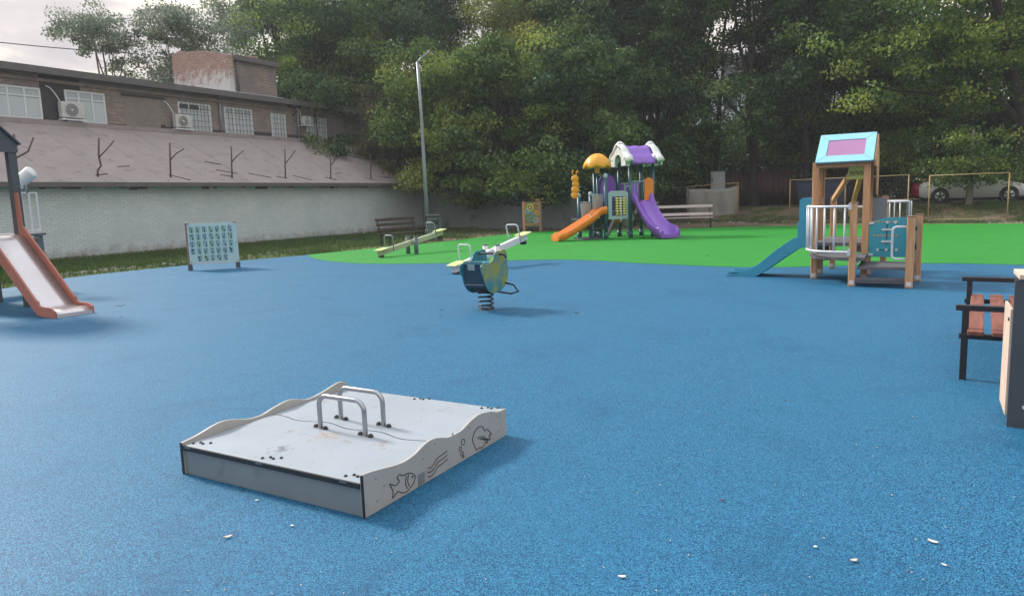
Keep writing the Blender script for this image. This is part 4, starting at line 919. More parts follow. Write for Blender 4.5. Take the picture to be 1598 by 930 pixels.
# ------------------------------------------------------------------ benches
def bench(label, loc, rz, L_, seat_m, arms=False, slats=3, backs=2, back_lean=.14, sh=.45, group=None, frames=(0, 1), depth=.45, top=.86, wide=.09, th=.09):
    t = thing('park_bench', label, 'bench', loc, rz, group)   # x along, front = -y
    b = MB()
    for i in range(slats):
        y = -depth+.03+(depth-.02)*(i+.5)/slats; b.bb((0, y-wide/2, sh-.035), (L_, y+wide/2, sh))
    obj('seat', b, seat_m, t, bevel=.006)
    for i in range(backs):
        b = MB(); z = sh+.14+(top-sh-.19)*(i/(max(backs-1, 1))); y = .03+back_lean*(z-sh)/(top-sh)
        b.box((L_/2, y-.03, z), (L_, .03, .09), Matrix.Rotation(-.25, 3, 'X')); b = b if th == .09 else MB().box((L_/2, y-.03, z), (L_, .035, th), Matrix.Rotation(-.25, 3, 'X')); obj('backrest', b, seat_m, t, bevel=.006)
    for fx in frames:
        x = .12+(L_-.24)*fx; b = MB()
        b.beam((x, -depth+.04, 0), (x, -depth+.04, sh-.04), .05, .05, (0, 1, 0)); b.beam((x, -.02, 0), (x, -.0, sh), .05, .05, (0, 1, 0)); b.beam((x, 0, sh-.02), (x, back_lean+.03, top), .05, .04, (0, 1, 0)); b.beam((x, -depth, sh-.06), (x, 0, sh-.06), .045, .045)
        if arms: b.beam((x, -depth+.04, sh-.04), (x, -depth+.04, sh+.15), .05, .05, (0, 1, 0)); b.beam((x, -depth-.03, sh+.17), (x, .1, sh+.17), .06, .045)
        obj('leg', b, 'bench_iron', t, bevel=.005)
    return t
# bench 1: along e2, faces e1
GB = 'benches around the playground'
bench('dark brown slatted bench beside the litter bin, below the whitewashed wall', (-4.84, 26.8, 0), R(60), 2.35, 'bench_dark', group=GB, top=1.02, sh=.46, backs=3, th=.11, wide=.12)
bench('long faded pink bench on the green surface, right of the purple slide', (6.75, 34.15, 0), R(-11), 2.7, 'bench_pink', group=GB, top=1.02, sh=.47, th=.13, wide=.12)
bench('bench with black armrests and worn red slats at the right edge, behind the play counter', (5.27, 7.36, 0), R(-123), 2.34, 'bench_worn', True, 3, 2, group=GB, depth=.52, wide=.115, sh=.44)

# ------------------------------------------------------------------ play counter at the right edge
pc = thing('play_counter', 'dark play counter with a light plywood side at the right edge of the photo', 'play counter', (3.20, 4.56, 0), R(-30))
b = MB(); b.bb((0, 0, 0), (.95, .028, .985)); obj('front_panel', b, 'dark_post', pc, bevel=.003)
b = MB(); b.bb((.02, -.02, .988), (.99, .36, 1.02)); obj('counter_top', b, 'ply', pc, bevel=.004)
b = MB(); b.bb((-.012, .03, .09), (.006, .43, .79)); obj('side_panel', b, 'ply', pc, bevel=.003)
b = MB(); b.bb((.9, .03, 0), (.93, .43, .985)); obj('side_panel', b, 'dark_post', pc)
b = MB()
for q in ((.09, .16), (.12, .6), (.85, .16), (.85, .6)): b.cyl((q[0], -.008, q[1]), (q[0], .004, q[1]), .012, 12)
obj('bolt', b, 'white_metal', pc)
b = MB(); b.cyl((-.02, .07, .72), (-.008, .07, .72), .012, 10); obj('bolt', b, 'black', pc)

# ------------------------------------------------------------------ sandbox with closed lids
E1 = Vector((.866, -.5)); E2 = Vector((.5, .866))
sb = thing('covered_sandbox', 'low grey sandbox with closed lids, wavy sides and four bent handles feet in front', 'sandbox', (-2.02, 4.20, .02), R(-30))
sb['label'] = 'square covered sandbox with pale closed lids and wavy sea life sides'
Sx = 1.43; LZ = .195
wave = [(0, .250), (.08, .243), (.22, .219), (.33, .206), (.43, .215), (.50, .236), (.56, .249), (.62, .249), (.69, .232), (.76, .213), (.88, .211), (.95, .226), (1.0, .241), (1.108, .256), (1.243, .236), (1.326, .211), (1.43, .204)]
wv = cat_rom([(a, 0, b) for a, b in wave], 4); wp = [(q.x, q.z) for q in wv]
waveL = [(0, .217), (.11, .231), (.26, .262), (.36, .256), (.5, .222), (.61, .218), (.71, .239), (.86, .257), (1.02, .219), (1.16, .23), (1.34, .264), (1.43, .248)]
wl = [(q.x, q.z) for q in cat_rom([(a, 0, b) for a, b in waveL], 4)]
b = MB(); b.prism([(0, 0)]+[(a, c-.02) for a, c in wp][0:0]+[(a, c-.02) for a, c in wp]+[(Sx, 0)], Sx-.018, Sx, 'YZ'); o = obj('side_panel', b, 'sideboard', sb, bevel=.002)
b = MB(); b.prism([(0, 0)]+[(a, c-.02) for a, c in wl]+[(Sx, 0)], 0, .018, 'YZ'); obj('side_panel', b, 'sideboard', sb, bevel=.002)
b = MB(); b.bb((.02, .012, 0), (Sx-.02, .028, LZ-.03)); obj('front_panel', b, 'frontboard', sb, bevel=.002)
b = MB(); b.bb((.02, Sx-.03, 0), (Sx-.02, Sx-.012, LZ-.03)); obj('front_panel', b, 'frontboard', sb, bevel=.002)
b = MB(); b.bb((.02, -.003, LZ-.042), (Sx-.02, .0105, LZ-.0155)); b.bb((Sx+.0005, .0, 0), (Sx+.002, .004, .228)); b.bb((-.002, -.0005, 0), (.018, -.004, .197)); b.bb((Sx-.010, -.004, 0), (Sx+.001, -.0005, .226)); obj('black_trim', b, 'black', sb)
seam = [(x, .675+.022*math.sin(x/Sx*6.6*PI+.4)+.012*math.sin(x*3)) for x in np.linspace(.02, Sx-.02, 40)]
tz = LZ-.02
b = MB(); b.prism([(.02, .0115), (Sx-.02, .0115)]+[(x, y-.006) for x, y in reversed(seam)], tz-.013+.005, tz+.005, 'XY'); obj('lid', b, 'lid', sb, bevel=.002)
b = MB(); b.prism([(x, y+.006) for x, y in seam]+[(Sx-.02, Sx), (.02, Sx)], tz-.013+.005, tz+.005, 'XY'); obj('lid', b, 'lid', sb, bevel=.002)
b = MB(); b.bb((.03, .60, tz-.03), (Sx-.03, .76, tz-.012)); obj('seam_shadow_board', b, 'black', sb)
tzt = tz+.005
for y, x0_, x1_ in ((.600, .555, .925), (.802, .54, .90)):
    f = lambda a, c, y=y, xm=(x0_+x1_)/2: (xm+a, y, tzt+c)
    b = MB(); b.tube(hoop(x1_-x0_, .215, .065, f), .0155, 14, cap=False); hd = obj('handle', b, 'steel', sb)
    b = MB()
    for xx in (x0_, x1_): b.bb((xx-.05, y-.018, tzt), (xx+.05, y+.018, tzt+.004))
    obj('foot_plate', b, 'steel', hd, bevel=.001)
    b = MB()
    for xx in (x0_, x1_):
        for q in (-.045, .045): b.lathe([(.0, .018), (.011, .016), (.015, .008), (.017, 0)], (xx+q, y-q*.1, tzt+.003), 10)
    obj('bolt_cap', b, 'black', hd)
b = MB(); rd = random.Random(2)
for cx, cy in ((.10, .05), (.70, .05), (1.32, .05), (.10, 1.38), (.75, 1.38), (1.32, 1.38)):
    for i in range(4): 
        x_ = cx-.05+.032*i; y_ = cy+.012*(i % 2)*1.6+.01*i; b.lathe([(.0, .010), (.006, .009), (.0095, .004), (.010, 0)], (x_, y_, tzt), 8)
for i in range(22): b.lathe([(0, .0015), (.004*rd.uniform(.4, 1.2), .0)], (rd.uniform(.1, 1.3), rd.uniform(.1, 1.3), tzt), 6)
obj('lid_bolt', b, 'black', sb)
b = MB()
for cx in (.07, .68, 1.30): b.bb((cx-.025, -.0055, tzt-.010), (cx+.025, -.0035, tzt-.004))
obj('hinge_plate', b, 'steel', sb)
# engraved sea life on the near side panel (y along, z up), groove lines on the face
def eng(pts, r=.0024, closed=False):
    q = cat_rom([(Sx+.0008, a, c-.02) for a, c in pts], 5); b = MB(); b.tube(q, r, 5); return b
EN = [MB()]
def add_eng(pts, r=.0028):
    e_ = eng(pts, r); EN[0].add(e_.v, e_.f, True)
def C7(x, y):   # sketch units of the panel drawing -> metres on the panel
    s = (x-880)/640*1.43; return s
fish = [(.425, .092), (.40, .118), (.36, .134), (.32, .136), (.285, .152), (.27, .135), (.285, .118), (.262, .104), (.235, .112), (.205, .128), (.222, .095), (.228, .072), (.222, .045), (.25, .058), (.272, .062), (.30, .045), (.335, .035), (.36, .04), (.40, .058), (.425, .092)]
add_eng(fish); add_eng([(.345, .125), (.335, .085), (.350, .05)]); add_eng([(.365, .126), (.355, .088), (.368, .055)])
add_eng([(.392, .098), (.396, .102), (.400, .098), (.396, .094), (.392, .098)], .0035)
obj('fish_engraving', EN[0], 'engrave', sb); EN[0] = MB()
for dz in (0, .026, .052):
    add_eng([(.54, .048+dz), (.575, .042+dz), (.605, .055+dz), (.64, .075+dz), (.68, .078+dz), (.735, .086+dz)])
obj('wave_engraving', EN[0], 'engrave', sb); EN[0] = MB()
for (cy, cz, r) in ((.905, .138, .019), (.872, .105, .013), (.888, .069, .013), (.90, .048, .008)):
    add_eng([(cy+r*math.cos(a*PI/5), cz+r*math.sin(a*PI/5)) for a in range(11)], .0024)
obj('bubble_engraving', EN[0], 'engrave', sb); EN[0] = MB()
add_eng([(1.03, .075), (1.01, .12), (1.04, .162), (1.09, .178), (1.135, .165), (1.155, .135), (1.185, .135), (1.22, .105), (1.235, .088), (1.205, .085), (1.22, .06), (1.19, .065), (1.18, .045), (1.16, .055), (1.12, .035), (1.08, .045), (1.05, .04), (1.03, .075)])
for k in range(4): add_eng([(1.07+.022*k, .12-.004*k), (1.10+.022*k, .095-.005*k), (1.13+.02*k, .085-.005*k), (1.165+.016*k, .062-.003*k)], .0022)
obj('jellyfish_engraving', EN[0], 'engrave', sb)
b = MB(); b.bb((Sx+.0005, .447, 0), (Sx+.002, .506, .072)); obj('sticker', b, 'frontboard', sb)
b = MB()
for (y, z) in ((.10, .18), (.10, .06), (.62, .2), (.80, .2), (1.33, .16), (1.33, .06), (.16, .12), (.98, .19), (.50, .15)): b.lathe([(0, .004), (.006, .003), (.008, 0)], (Sx, y, z), 8, 'X')
obj('panel_bolt', b, 'galv', sb)

# ------------------------------------------------------------------ alphabet board
ab = thing('alphabet_board', 'pale teal alphabet board on two brown posts before the whitewashed wall', 'activity board', (-8.33, 18.75, .02), R(22))
BW = 1.2
for x in (0.02, BW-.02):
    b = MB(); b.bb((x-.045, -.0, 0), (x+.045, .09, 1.22)); po = obj('post', b, 'brown_post', ab, bevel=.006)
    b = MB(); b.bb((x-.07, -.03, 1.22), (x+.07, .12, 1.245)); obj('post_cap', b, 'bench_pink', po)
    b = MB(); b.bb((x-.055, -.012, 0), (x+.055, -.002, .15)); obj('foot_shoe', b, 'dark_post', po)
b = MB(); b.bb((.02, -.016, .17), (BW+.02, -.003, 1.20)); obj('panel', b, 'board_face', ab, bevel=.003)
b = MB(); b.bb((.05, -.035, .155), (BW-.0, .0, .169)); obj('tray', b, 'bench_pink', ab)
b = MB()
for q in ((.06, 1.15), (BW-.03, 1.15), (.06, .21), (BW-.03, .21), (.05, .68), (BW-.02, .68)): b.cyl((q[0], -.022, q[1]), (q[0], -.016, q[1]), .012, 8)
obj('bolt', b, 'black', ab)
rows_ = ['АБВГДЕЁ', 'ЖЗИЙКЛМ', 'НОПРСТУ', 'ФХЦЧШЩЪ', 'ЫЬЭЮЯ']
cells = MB(); cg = MB(); lets = MB(); rd = random.Random(3)
for j, rw in enumerate(rows_):
    k = len(rw); xo = .115 if k == 7 else .115+.155
    for i, ch in enumerate(rw):
        x = xo+.155*i; z = 1.12-.185*j; (cg if rd.random() < .25 else cells).bb((x-.055, -.0195, z-.155), (x+.06, -.0165, z+.0))
        vs, fs = text_geo(ch, .10, .001); lets.add([(x-.008+q.x*1.15, -.021-q.z, z-.048+q.y*1.15) for q in vs], fs)
        # little hand sign beneath the letter
        hx, hz = x+rd.uniform(-.01, .025), z-.115; lets.bb((hx-.016, -.0225, hz-.03), (hx+.016, -.020, hz+.012))
        for q in range(3): a = rd.uniform(-.4, .4); lets.beam((hx-.012+.012*q, -.0212, hz+.01), (hx-.012+.012*q+.02*math.sin(a), -.0212, hz+.035), .006, .002, (0, 1, 0))
obj('letter_tile', cells, 'board_cell', ab); obj('letter_tile', cg, 'board_green', ab); obj('letter_print', lets, 'engrave', ab)

# ------------------------------------------------------------------ seesaws
def seesaw(label, loc, beam_m, post_m, handle_m, z_lo, z_hi, white=False):
    t = thing('seesaw', label, 'seesaw', loc, R(-35.6), 'seesaws on the rubber surface'); H = 1.41   # y along the plank
    def pz(y): return z_lo+(z_hi-z_lo)*(y+H)/(2*H)
    b = MB(); b.beam((0, -H, pz(-H)), (0, H, pz(H)), .12, .15); obj('plank', b, beam_m, t, bevel=.008)
    for x in (-.17, .17):
        b = MB(); b.cyl((x, 0, -.02), (x, 0, .52), .065, 14); po = obj('post', b, post_m, t)
        b = MB(); b.cyl((x, 0, .52), (x, 0, .545), .07, 14); obj('cap', b, 'post_grey', po)
    b = MB(); b.cyl((-.17, 0, pz(0)), (.17, 0, pz(0)), .02, 10); obj('axle', b, 'steel', t)
    for sgn in (-1, 1):
        ang = math.atan2(z_hi-z_lo, 2*H); rot = Matrix.Rotation(ang, 3, 'X')
        b = MB(); y = sgn*(H-.12)
        poly = [(-.13, -.2), (.13, -.2), (.16, 0), (.13, .22), (-.13, .22), (-.16, 0)]
        s_ = MB(); s_.prism(poly, 0, .025, 'XY'); b.add([rot @ Vector(q)+Vector((0, y, pz(y)+.078)) for q in s_.v], s_.f); obj('seat', b, 'seat_yel', t, bevel=.005)
        y = sgn*(H-.45); b = MB()
        dr = Vector((0, math.cos(ang), math.sin(ang))); upn = Vector((0, -math.sin(ang), math.cos(ang)))
        f = lambda a, c, y=y: Vector((0, y, pz(y)-.02))+Vector((1, 0, 0))*a+upn*c+dr*(-.10*sgn*c)
        b.tube(hoop(.34, .44, .07, f), .017, 10); obj('handle', b, handle_m, t)
        b = MB(); y = sgn*(H-.1); b.bb((-.06, y-.07, pz(y)-.17), (.06, y+.07, pz(y)-.076)); obj('bumper', b, 'tyre', t, bevel=.02)
    return t
seesaw('cream seesaw with slate posts on the green surface in front of the dark bench', (-3.0, 22.15, .02), 'cream_beam', 'post_grey', 'galv', .13, .58)
seesaw('white seesaw with yellow seats partly behind the spring rider', (-.44, 16.78, .02), 'white_metal', 'white_metal', 'white_metal', .10, .64)

# ------------------------------------------------------------------ spring rider
sr = thing('spring_rider', 'teal and yellow spring rider standing on a black coil spring on blue rubber', 'spring rider', (-.38, 10.42, .02), R(-30))
out = [(420, 430), (432, 413), (460, 412), (490, 412), (525, 398), (545, 370), (558, 338), (585, 322), (620, 322), (650, 313), (675, 332), (684, 380), (684, 430), (692, 500), (684, 560), (660, 615), (625, 650), (575, 666), (530, 666), (490, 642), (460, 590), (442, 520), (425, 470)]
SO = [(q.x, q.z) for q in cat_rom([((a-420)/270*.74-.37, 0, .25+(665-c)/350*.60) for a, c in out+out[:1]], 4)[:-1]]
for x, m in ((.155, 'rider_l'), (-.195, 'rider_teal')):
    b = MB(); b.prism(SO, x, x+.02, 'YZ'); o = obj('side_panel', b, m, sr, bevel=.004)
b = MB(); b.box((.0, -.29, .53), (.31, .02, .38), Matrix.Rotation(.12, 3, 'X')); bp_ = obj('back_board', b, 'rider_dark', sr, bevel=.008)
b = MB(); b.box((-.02, -.325, .64), (.12, .004, .085), Matrix.Rotation(.12, 3, 'X')); obj('sticker', b, 'label_grey', bp_)
b = MB(); b.bb((-.15, -.305, .385), (.15, -.29, .395)); obj('steel_strip', b, 'galv', sr)
b = MB(); b.bb((-.155, -.33, .68), (.155, .02, .70)); obj('seat', b, 'rider_teal', sr, bevel=.006)
b = MB(); b.bb((-.10, -.14, .27), (.10, .14, .36)); b.bb((-.15, -.12, .36), (.15, .12, .375)); obj('mount', b, 'spring', sr, bevel=.005)
b = MB(); b.tube(cat_rom([(-.26, .17, .74), (-.24, .15, .78), (-.1, .12, .80), (.1, .12, .80), (.24, .15, .78), (.26, .17, .74)], 4), .015, 8); obj('hand_bar', b, 'black', sr)
b = MB(); b.tube([(.02, .02, .30), (.14, .10, .25), (.34, .16, .22), (.40, .26, .24), (.30, .30, .33), (.16, .28, .36)], .014, 8); b.tube([(-.02, .02, .30), (-.14, .10, .25), (-.34, .16, .22), (-.40, .26, .24), (-.30, .30, .33), (-.16, .28, .36)], .014, 8); obj('foot_rest', b, 'spring', sr)
b = MB(); n = 90; b.tube([(.105*math.cos(4.2*2*PI*i/n), .105*math.sin(4.2*2*PI*i/n), .02+.26*i/n) for i in range(n+1)], .013, 8); obj('coil_spring', b, 'spring', sr)
b = MB(); b.cyl((0, 0, -.01), (0, 0, .012), .115, 24); obj('base_plate', b, 'spring', sr)

# ------------------------------------------------------------------ slide tower at the left edge
st = thing('slide_tower', 'dark posted play tower with a steel slide in terracotta sides at the left edge', 'slide tower', (-6.95, 10.91, .02), R(-30))
# local: x = e1 (slide runs from -x to 0), y = e2 (0 near side, .58 far side)
P = [(0.0, .055), (-.10, .10), (-.30, .105), (-.42, .125), (-.60, .22), (-1.62, 1.10), (-1.74, 1.20), (-1.86, 1.24), (-2.05, 1.24)]
Q = [(q.x, q.z) for q in cat_rom([(a, 0, c) for a, c in P], 6)]
b = MB(); b.grid([[(a, y, c) for y in (.02, .06, .29, .52, .56)] if False else [(a, .02, c), (a, .20, c-.004), (a, .38, c-.004), (a, .56, c)] for a, c in Q]); b.grid([[(.0, .02, .055), (0, .56, .055)], [(.005, .02, -.01), (.005, .56, -.01)]], smooth=False)
sld = obj('slide_bed', b, 'steel_bed', st, solid=.008)
for y in (-.018, .562):
    upper = [(a, c+(.055 if a > -.42 else .12+.04*min(1, (-.42-a)/.5))) for a, c in Q]; lower = [(a, max(c-.10, -.005)) for a, c in Q]
    poly = [(a, c) for a, c in upper if a > -1.80]+[(-1.82, 1.95), (-2.02, 1.95), (-2.06, 1.3), (-2.06, 1.08)]+[(a, c) for a, c in reversed(lower) if a > -1.95 and c < 1.12]
    b = MB(); b.prism(poly, y, y+.03, 'XZ'); obj('slide_side', b, 'orange_side', sld, bevel=.004)
b = MB(); b.bb((-2.1, -.05, 1.12), (-3.4, 1.0, 1.18)); b.bb((-3.4, .2, 1.14), (-4.45, 1.0, 1.19)); b.bb((-4.48, .2, 1.142), (-5.5, 2.34, 1.192)); obj('platform', b, 'dk_plat', st)
for (x, y, h, wd) in ((-1.98, .62, 3.05, .13), (-1.98, -.45, 3.05, .13), (-3.2, -.3, 3.05, .12), (-3.3, .75, 3.05, .12)):
    b = MB(); b.bb((x-wd/2, y-wd/2, -.02), (x+wd/2, y+wd/2, h-.38)); po = obj('post', b, 'dark_post', st, bevel=.01)
    b = MB(); b.cyl((x+wd/2, y-.02, .07), (x+wd/2+.012, y-.02, .07), .022, 10); obj('bolt', b, 'galv', po)
for x in (-1.93, -3.3):   # gable boards
    b = MB(); b.prism([(.70, 2.62), (.70, 2.76), (.08, 3.36), (-.54, 2.76), (-.54, 2.62)], x, x+.03, 'YZ'); obj('gable', b, 'dark_post', st)
b = MB(); b.add([(-1.85, .74, 2.75), (-3.4, .74, 2.75), (-3.4, .08, 3.40), (-1.85, .08, 3.40)], [(0, 1, 2, 3)]); b.add([(-1.85, -.58, 2.75), (-3.4, -.58, 2.75), (-3.4, .08, 3.40), (-1.85, .08, 3.40)], [(0, 1, 2, 3)]); obj('roof', b, 'dark_post', st, solid=.025)
for (xa, ya, xb, yb) in ((-4.6, 1.86, -4.6, 2.30), (-1.93, -.40, -1.93, -.02)):
    b = MB(); L_ = math.hypot(xb-xa, yb-ya)
    for z in (1.24, 2.02): b.beam((xa, ya, z), (xb, yb, z), .035, .035)
    k = max(3, int(L_/.11))
    for i in range(k+1): t_ = i/k; b.beam((xa, ya+(yb-ya)*t_, 1.24), (xa, ya+(yb-ya)*t_, 2.02), .028, .028, (0, 1, 0))
    obj('railing', b, 'white_metal', st)
b = MB(); b.bb((-4.66, 2.18, -.02), (-4.54, 2.30, 1.14)); obj('post', b, 'post_grey', st)
b = MB(); b.bb((-2.1, .0, 1.16), (-1.9, .56, 1.19)); obj('threshold', b, 'black', st)
b = MB(); b.beam((-1.88, -.3, 1.8), (-1.88, .16, 1.8), .03, .03); obj('cross_bar', b, 'white_metal', st)
tl = MB(); A = Vector((-1.98, 2.95, 2.34)); B = A+Vector((.06, .42, -.12)); tl.lathe([(0, -.24), (.13, -.24), (.15, -.22), (.15, .22), (.17, .24), (.125, .25), (.12, .10), (0, .1)], (0, 0, 0), 20, 'Y')
o = obj('telescope', tl, 'white_metal', st); o.location = (-4.6, 2.12, 2.33); o.rotation_euler = (R(-35), 0, R(120)); o.scale = (.85, .85, .85)
b = MB(); b.cyl((-4.6, 2.12, 2.02), (-4.6, 2.12, 2.25), .03, 8); obj('telescope_mount', b, 'galv', st)
b = MB(); b.tube([(-2.4, .15+.16*math.cos(a*PI/10), 1.86+.16*math.sin(a*PI/10)) for a in range(20)], .02, 7, closed=True); b.sphere((-2.4, .15, 1.86), .06, 10); obj('steering_wheel', b, 'brown_post', st)

# ------------------------------------------------------------------ wooden playhouse with blue slide
ph = thing('wooden_playhouse', 'small wooden playhouse tower with cyan and mauve roof and blue slide', 'playhouse', (5.36, 12.75, .02), R(-30))
pw = .105
def post(x, y, h, m='oak', z0=0, cap=True, wd=pw):
    b = MB(); b.bb((x-wd/2, y-wd/2, z0), (x+wd/2, y+wd/2, h)); po = obj('post', b, m, ph, bevel=.012)
    if z0 == 0:
        b = MB(); b.bb((x-.035, y-wd/2-.005, .03), (x+.035, y-wd/2-.001, .10)); b.cyl((x, y-wd/2-.012, .065), (x, y-wd/2-.004, .065), .016, 8); obj('bolt_plate', b, 'white_metal', po)
    return po
TX, TY = .80, .78
for x, y in ((0, 0), (TX, 0), (0, TY), (TX, TY)): post(x, y, 2.02)
FM = (.69, -.93); FR = (1.50, -.98); BR = (1.60, .0)
p1 = post(*FM, 1.33); p2 = post(*FR, 1.10, wd=.11); post(*BR, 1.10); post(.10, 1.85, 1.38); post(1.0, 1.85, 1.38)
for x, y, h in ((*FM, 1.33), (*FR, 1.10), (*BR, 1.10), (.1, 1.85, 1.38), (1.0, 1.85, 1.38)):
    b = MB(); b.bb((x-.06, y-.06, h+.001), (x+.06, y+.06, h+.016)); obj('post_cap', b, 'oak_dark', ph, bevel=.004)
# platforms
b = MB(); b.bb((-.05, -.02, .58), (TX+.05, TY+.05, .64)); obj('platform', b, 'dk_plat', ph, bevel=.005)
b = MB(); b.prism([(-.08, -.06), (.0, -.42), (.25, -.8), (.66, -.98), (.86, -.92), (.86, -.04)], .41, .46, 'XY'); obj('platform', b, 'dk_plat', ph, bevel=.005)
b = MB(); b.bb((.76, -.95, .275), (1.55, .04, .32)); obj('platform', b, 'dk_plat', ph, bevel=.005)
b = MB(); b.bb((0, TY+.06, .58), (1.05, 1.9, .63)); obj('platform', b, 'dk_plat', ph, bevel=.005)
b = MB(); b.bb((.74, -1.0, .10), (1.46, -.93, .145)); b.bb((.74, -.99, .06), (1.46, -.965, .10)); obj('step', b, 'dk_plat', ph, bevel=.004)
b = MB(); b.bb((1.50, -.93, .22), (1.545, -.04, .27)); obj('side_beam', b, 'oak_dark', ph)
b = MB(); b.bb((.55, .02, .47), (.86, .4, .58)); b.bb((.1, .3, .3), (.2, .4, .57)); obj('riser', b, 'dk_plat', ph)
# roof: one panel on the camera side, one behind, gables of wood
rz0, rz1 = 2.0, 2.50; ym = .54; ya = -.17; xl, xr = .0, TX+.10
def roof_panel(sgn, m1, m2):
    y_e = ya if sgn < 0 else TY-ya
    x_l, x_r = (xl, xr) if sgn < 0 else (0, TX)
    if sgn > 0: y_e = TY+.05
    def Pp(u, v, d=0):
        x = x_l+(x_r-x_l)*u; y = y_e+(ym-y_e)*v; z = rz0+(rz1-rz0)*v; nrm = Vector((0, (-1 if sgn < 0 else 1)*(rz1-rz0), abs(ym-y_e))).normalized(); return Vector((x, y, z))+nrm*d
    a, c = .17, .22
    b = MB()
    for quad in (((0, 0), (1, 0), (1-a, c), (a, c)), ((1, 0), (1, 1), (1-a, 1-c), (1-a, c)), ((1, 1), (0, 1), (a, 1-c), (1-a, 1-c)), ((0, 1), (0, 0), (a, c), (a, 1-c))):
        n_ = 4; mid = ((quad[0][0]+quad[1][0]+quad[2][0]+quad[3][0])/4, (quad[0][1]+quad[1][1]+quad[2][1]+quad[3][1])/4)
        q = [(u+(mid[0]-u)*.012, v+(mid[1]-v)*.012) for u, v in quad]
        vs = [Pp(u, v, .0) for u, v in q]+[Pp(u, v, .022) for u, v in q]
        b.add(vs, [(0, 3, 2, 1), (4, 5, 6, 7), (0, 1, 5, 4), (1, 2, 6, 5), (2, 3, 7, 6), (3, 0, 4, 7)])
    rf = obj('roof_frame', b, m1, ph, bevel=.002)
    q = ((a, c), (1-a, c), (1-a, 1-c), (a, 1-c)); vs = [Pp(u, v, -.002) for u, v in q]+[Pp(u, v, .012) for u, v in q]
    b = MB(); b.add(vs, [(0, 3, 2, 1), (4, 5, 6, 7), (0, 1, 5, 4), (1, 2, 6, 5), (2, 3, 7, 6), (3, 0, 4, 7)]); obj('roof_panel', b, m2, rf)
    vs = [Pp(u, v, -.03) for u, v in ((.02, .02), (.98, .02), (.98, .99), (.02, .99))]+[Pp(u, v, -.004) for u, v in ((.02, .02), (.98, .02), (.98, .99), (.02, .99))]
    b = MB(); b.add(vs, [(0, 3, 2, 1), (4, 5, 6, 7), (0, 1, 5, 4), (1, 2, 6, 5), (2, 3, 7, 6), (3, 0, 4, 7)]); obj('roof_board', b, 'oak_dark', rf)
roof_panel(-1, 'cyan', 'mauve'); roof_panel(1, 'oak', 'oak')
for x in (.004, TX+.105):
    b = MB(); b.prism([(-.06, 1.93), (.30, 1.93), (TY-.30, 1.75), (TY-.16, 1.45), (TY+.07, 1.40), (TY+.10, 2.05), (ym, rz1-.02), (-.10, 2.02)], x, x+.025, 'YZ'); obj('gable', b, 'oak', ph)
b = MB(); b.bb((-.05, -.05, 1.93), (TX+.05, .05, 1.985)); b.bb((-.05, TY-.05, 1.93), (TX+.05, TY+.05, 1.985)); obj('roof_beam', b, 'oak', ph)
# yellow name board and slanted beams
b = MB(); b.prism([(.41, 1.72), (.77, 1.72), (.72, 1.94), (.46, 1.94)], TY-.10, TY-.075, 'XZ'); nb_ = obj('name_board', b, 'yellow_board', ph, bevel=.004)
b = MB(); rd = random.Random(12)
for i in range(6):
    x = .475+.04*i; b.bb((x, TY-.104, 1.80), (x+.008, TY-.1005, 1.86)); b.bb((x+.01, TY-.1042, 1.80 if i % 2 else 1.85), (x+.028, TY-.1003, 1.812 if i % 2 else 1.862)); b.bb((x+.022, TY-.1041, 1.815), (x+.03, TY-.1004, 1.848))
b.bb((.45, TY-.104, 1.785), (.73, TY-.1005, 1.79)); obj('lettering', b, 'engrave', nb_)
b = MB(); b.beam((.44, TY-.05, 1.76), (.10, 1.80, 1.36), .07, .09); obj('slanted_beam', b, 'oak', ph, bevel=.006)
b = MB(); b.beam((.64, TY-.02, 1.76), (.40, 1.84, 1.06), .07, .09); obj('slanted_beam', b, 'yellow_beam', ph, bevel=.006)
b = MB(); b.cyl((.14, 1.85, 1.2), (.96, 1.85, 1.2), .02, 8); obj('cross_bar', b, 'white_metal', ph)
# curved white balcony railing
def bal(t_):
    q = [Vector((-.06, -.02)), Vector((-.07, -.40)), Vector((.18, -.83)), Vector((.66, -.99))]; return cat_rom([(*v, 0) for v in q], 8)
curve = bal(0); b = MB()
for z in (.55, 1.28): b.tube([(q.x, q.y, z) for q in curve], .02, 10)
cum = [0]
for i in range(1, len(curve)): cum.append(cum[-1]+(curve[i]-curve[i-1]).length)
def at_len(l):
    for i in range(1, len(cum)):
        if cum[i] >= l: t_ = (l-cum[i-1])/(cum[i]-cum[i-1]); return curve[i-1].lerp(curve[i], t_)
    return curve[-1]
for k in range(9):
    q = at_len(cum[-1]*(k/8.6)+.0); b.tube([(q.x, q.y, .55), (q.x, q.y, 1.28)], .015, 8)
for z in (.55, 1.28): b.bb((.62, -1.02, z-.05), (.66, -.97, z+.05))
obj('railing', b, 'white_metal', ph)
b = MB(); b.bb((-.02, -.10, .36), (.04, -.05, .48)); b.bb((.74, -.90, .36), (.78, -.84, .46)); obj('clamp', b, 'white_metal', ph)
# back railing
b = MB()
for z in (.75, 1.30): b.tube([(1.0, 1.85, z), (1.35, 1.5, z), (1.42, 1.1, z), (TX+.05, TY, z)], .018, 8)
for k in range(8):
    t_ = k/7; q = cat_rom([(1.0, 1.85, 0), (1.35, 1.5, 0), (1.42, 1.1, 0), (TX+.05, TY, 0)], 7)[int(t_*20.9)]; b.tube([(q.x, q.y, .75), (q.x, q.y, 1.30)], .013, 6)
obj('railing', b, 'white_metal', ph)
b = MB(); b.bb((TX+.06, TY-.03, .70), (TX+.28, TY-.01, 1.38)); b.bb((1.38, 1.0, .7), (1.40, 1.35, 1.28)); obj('grey_board', b, 'frontboard', ph)
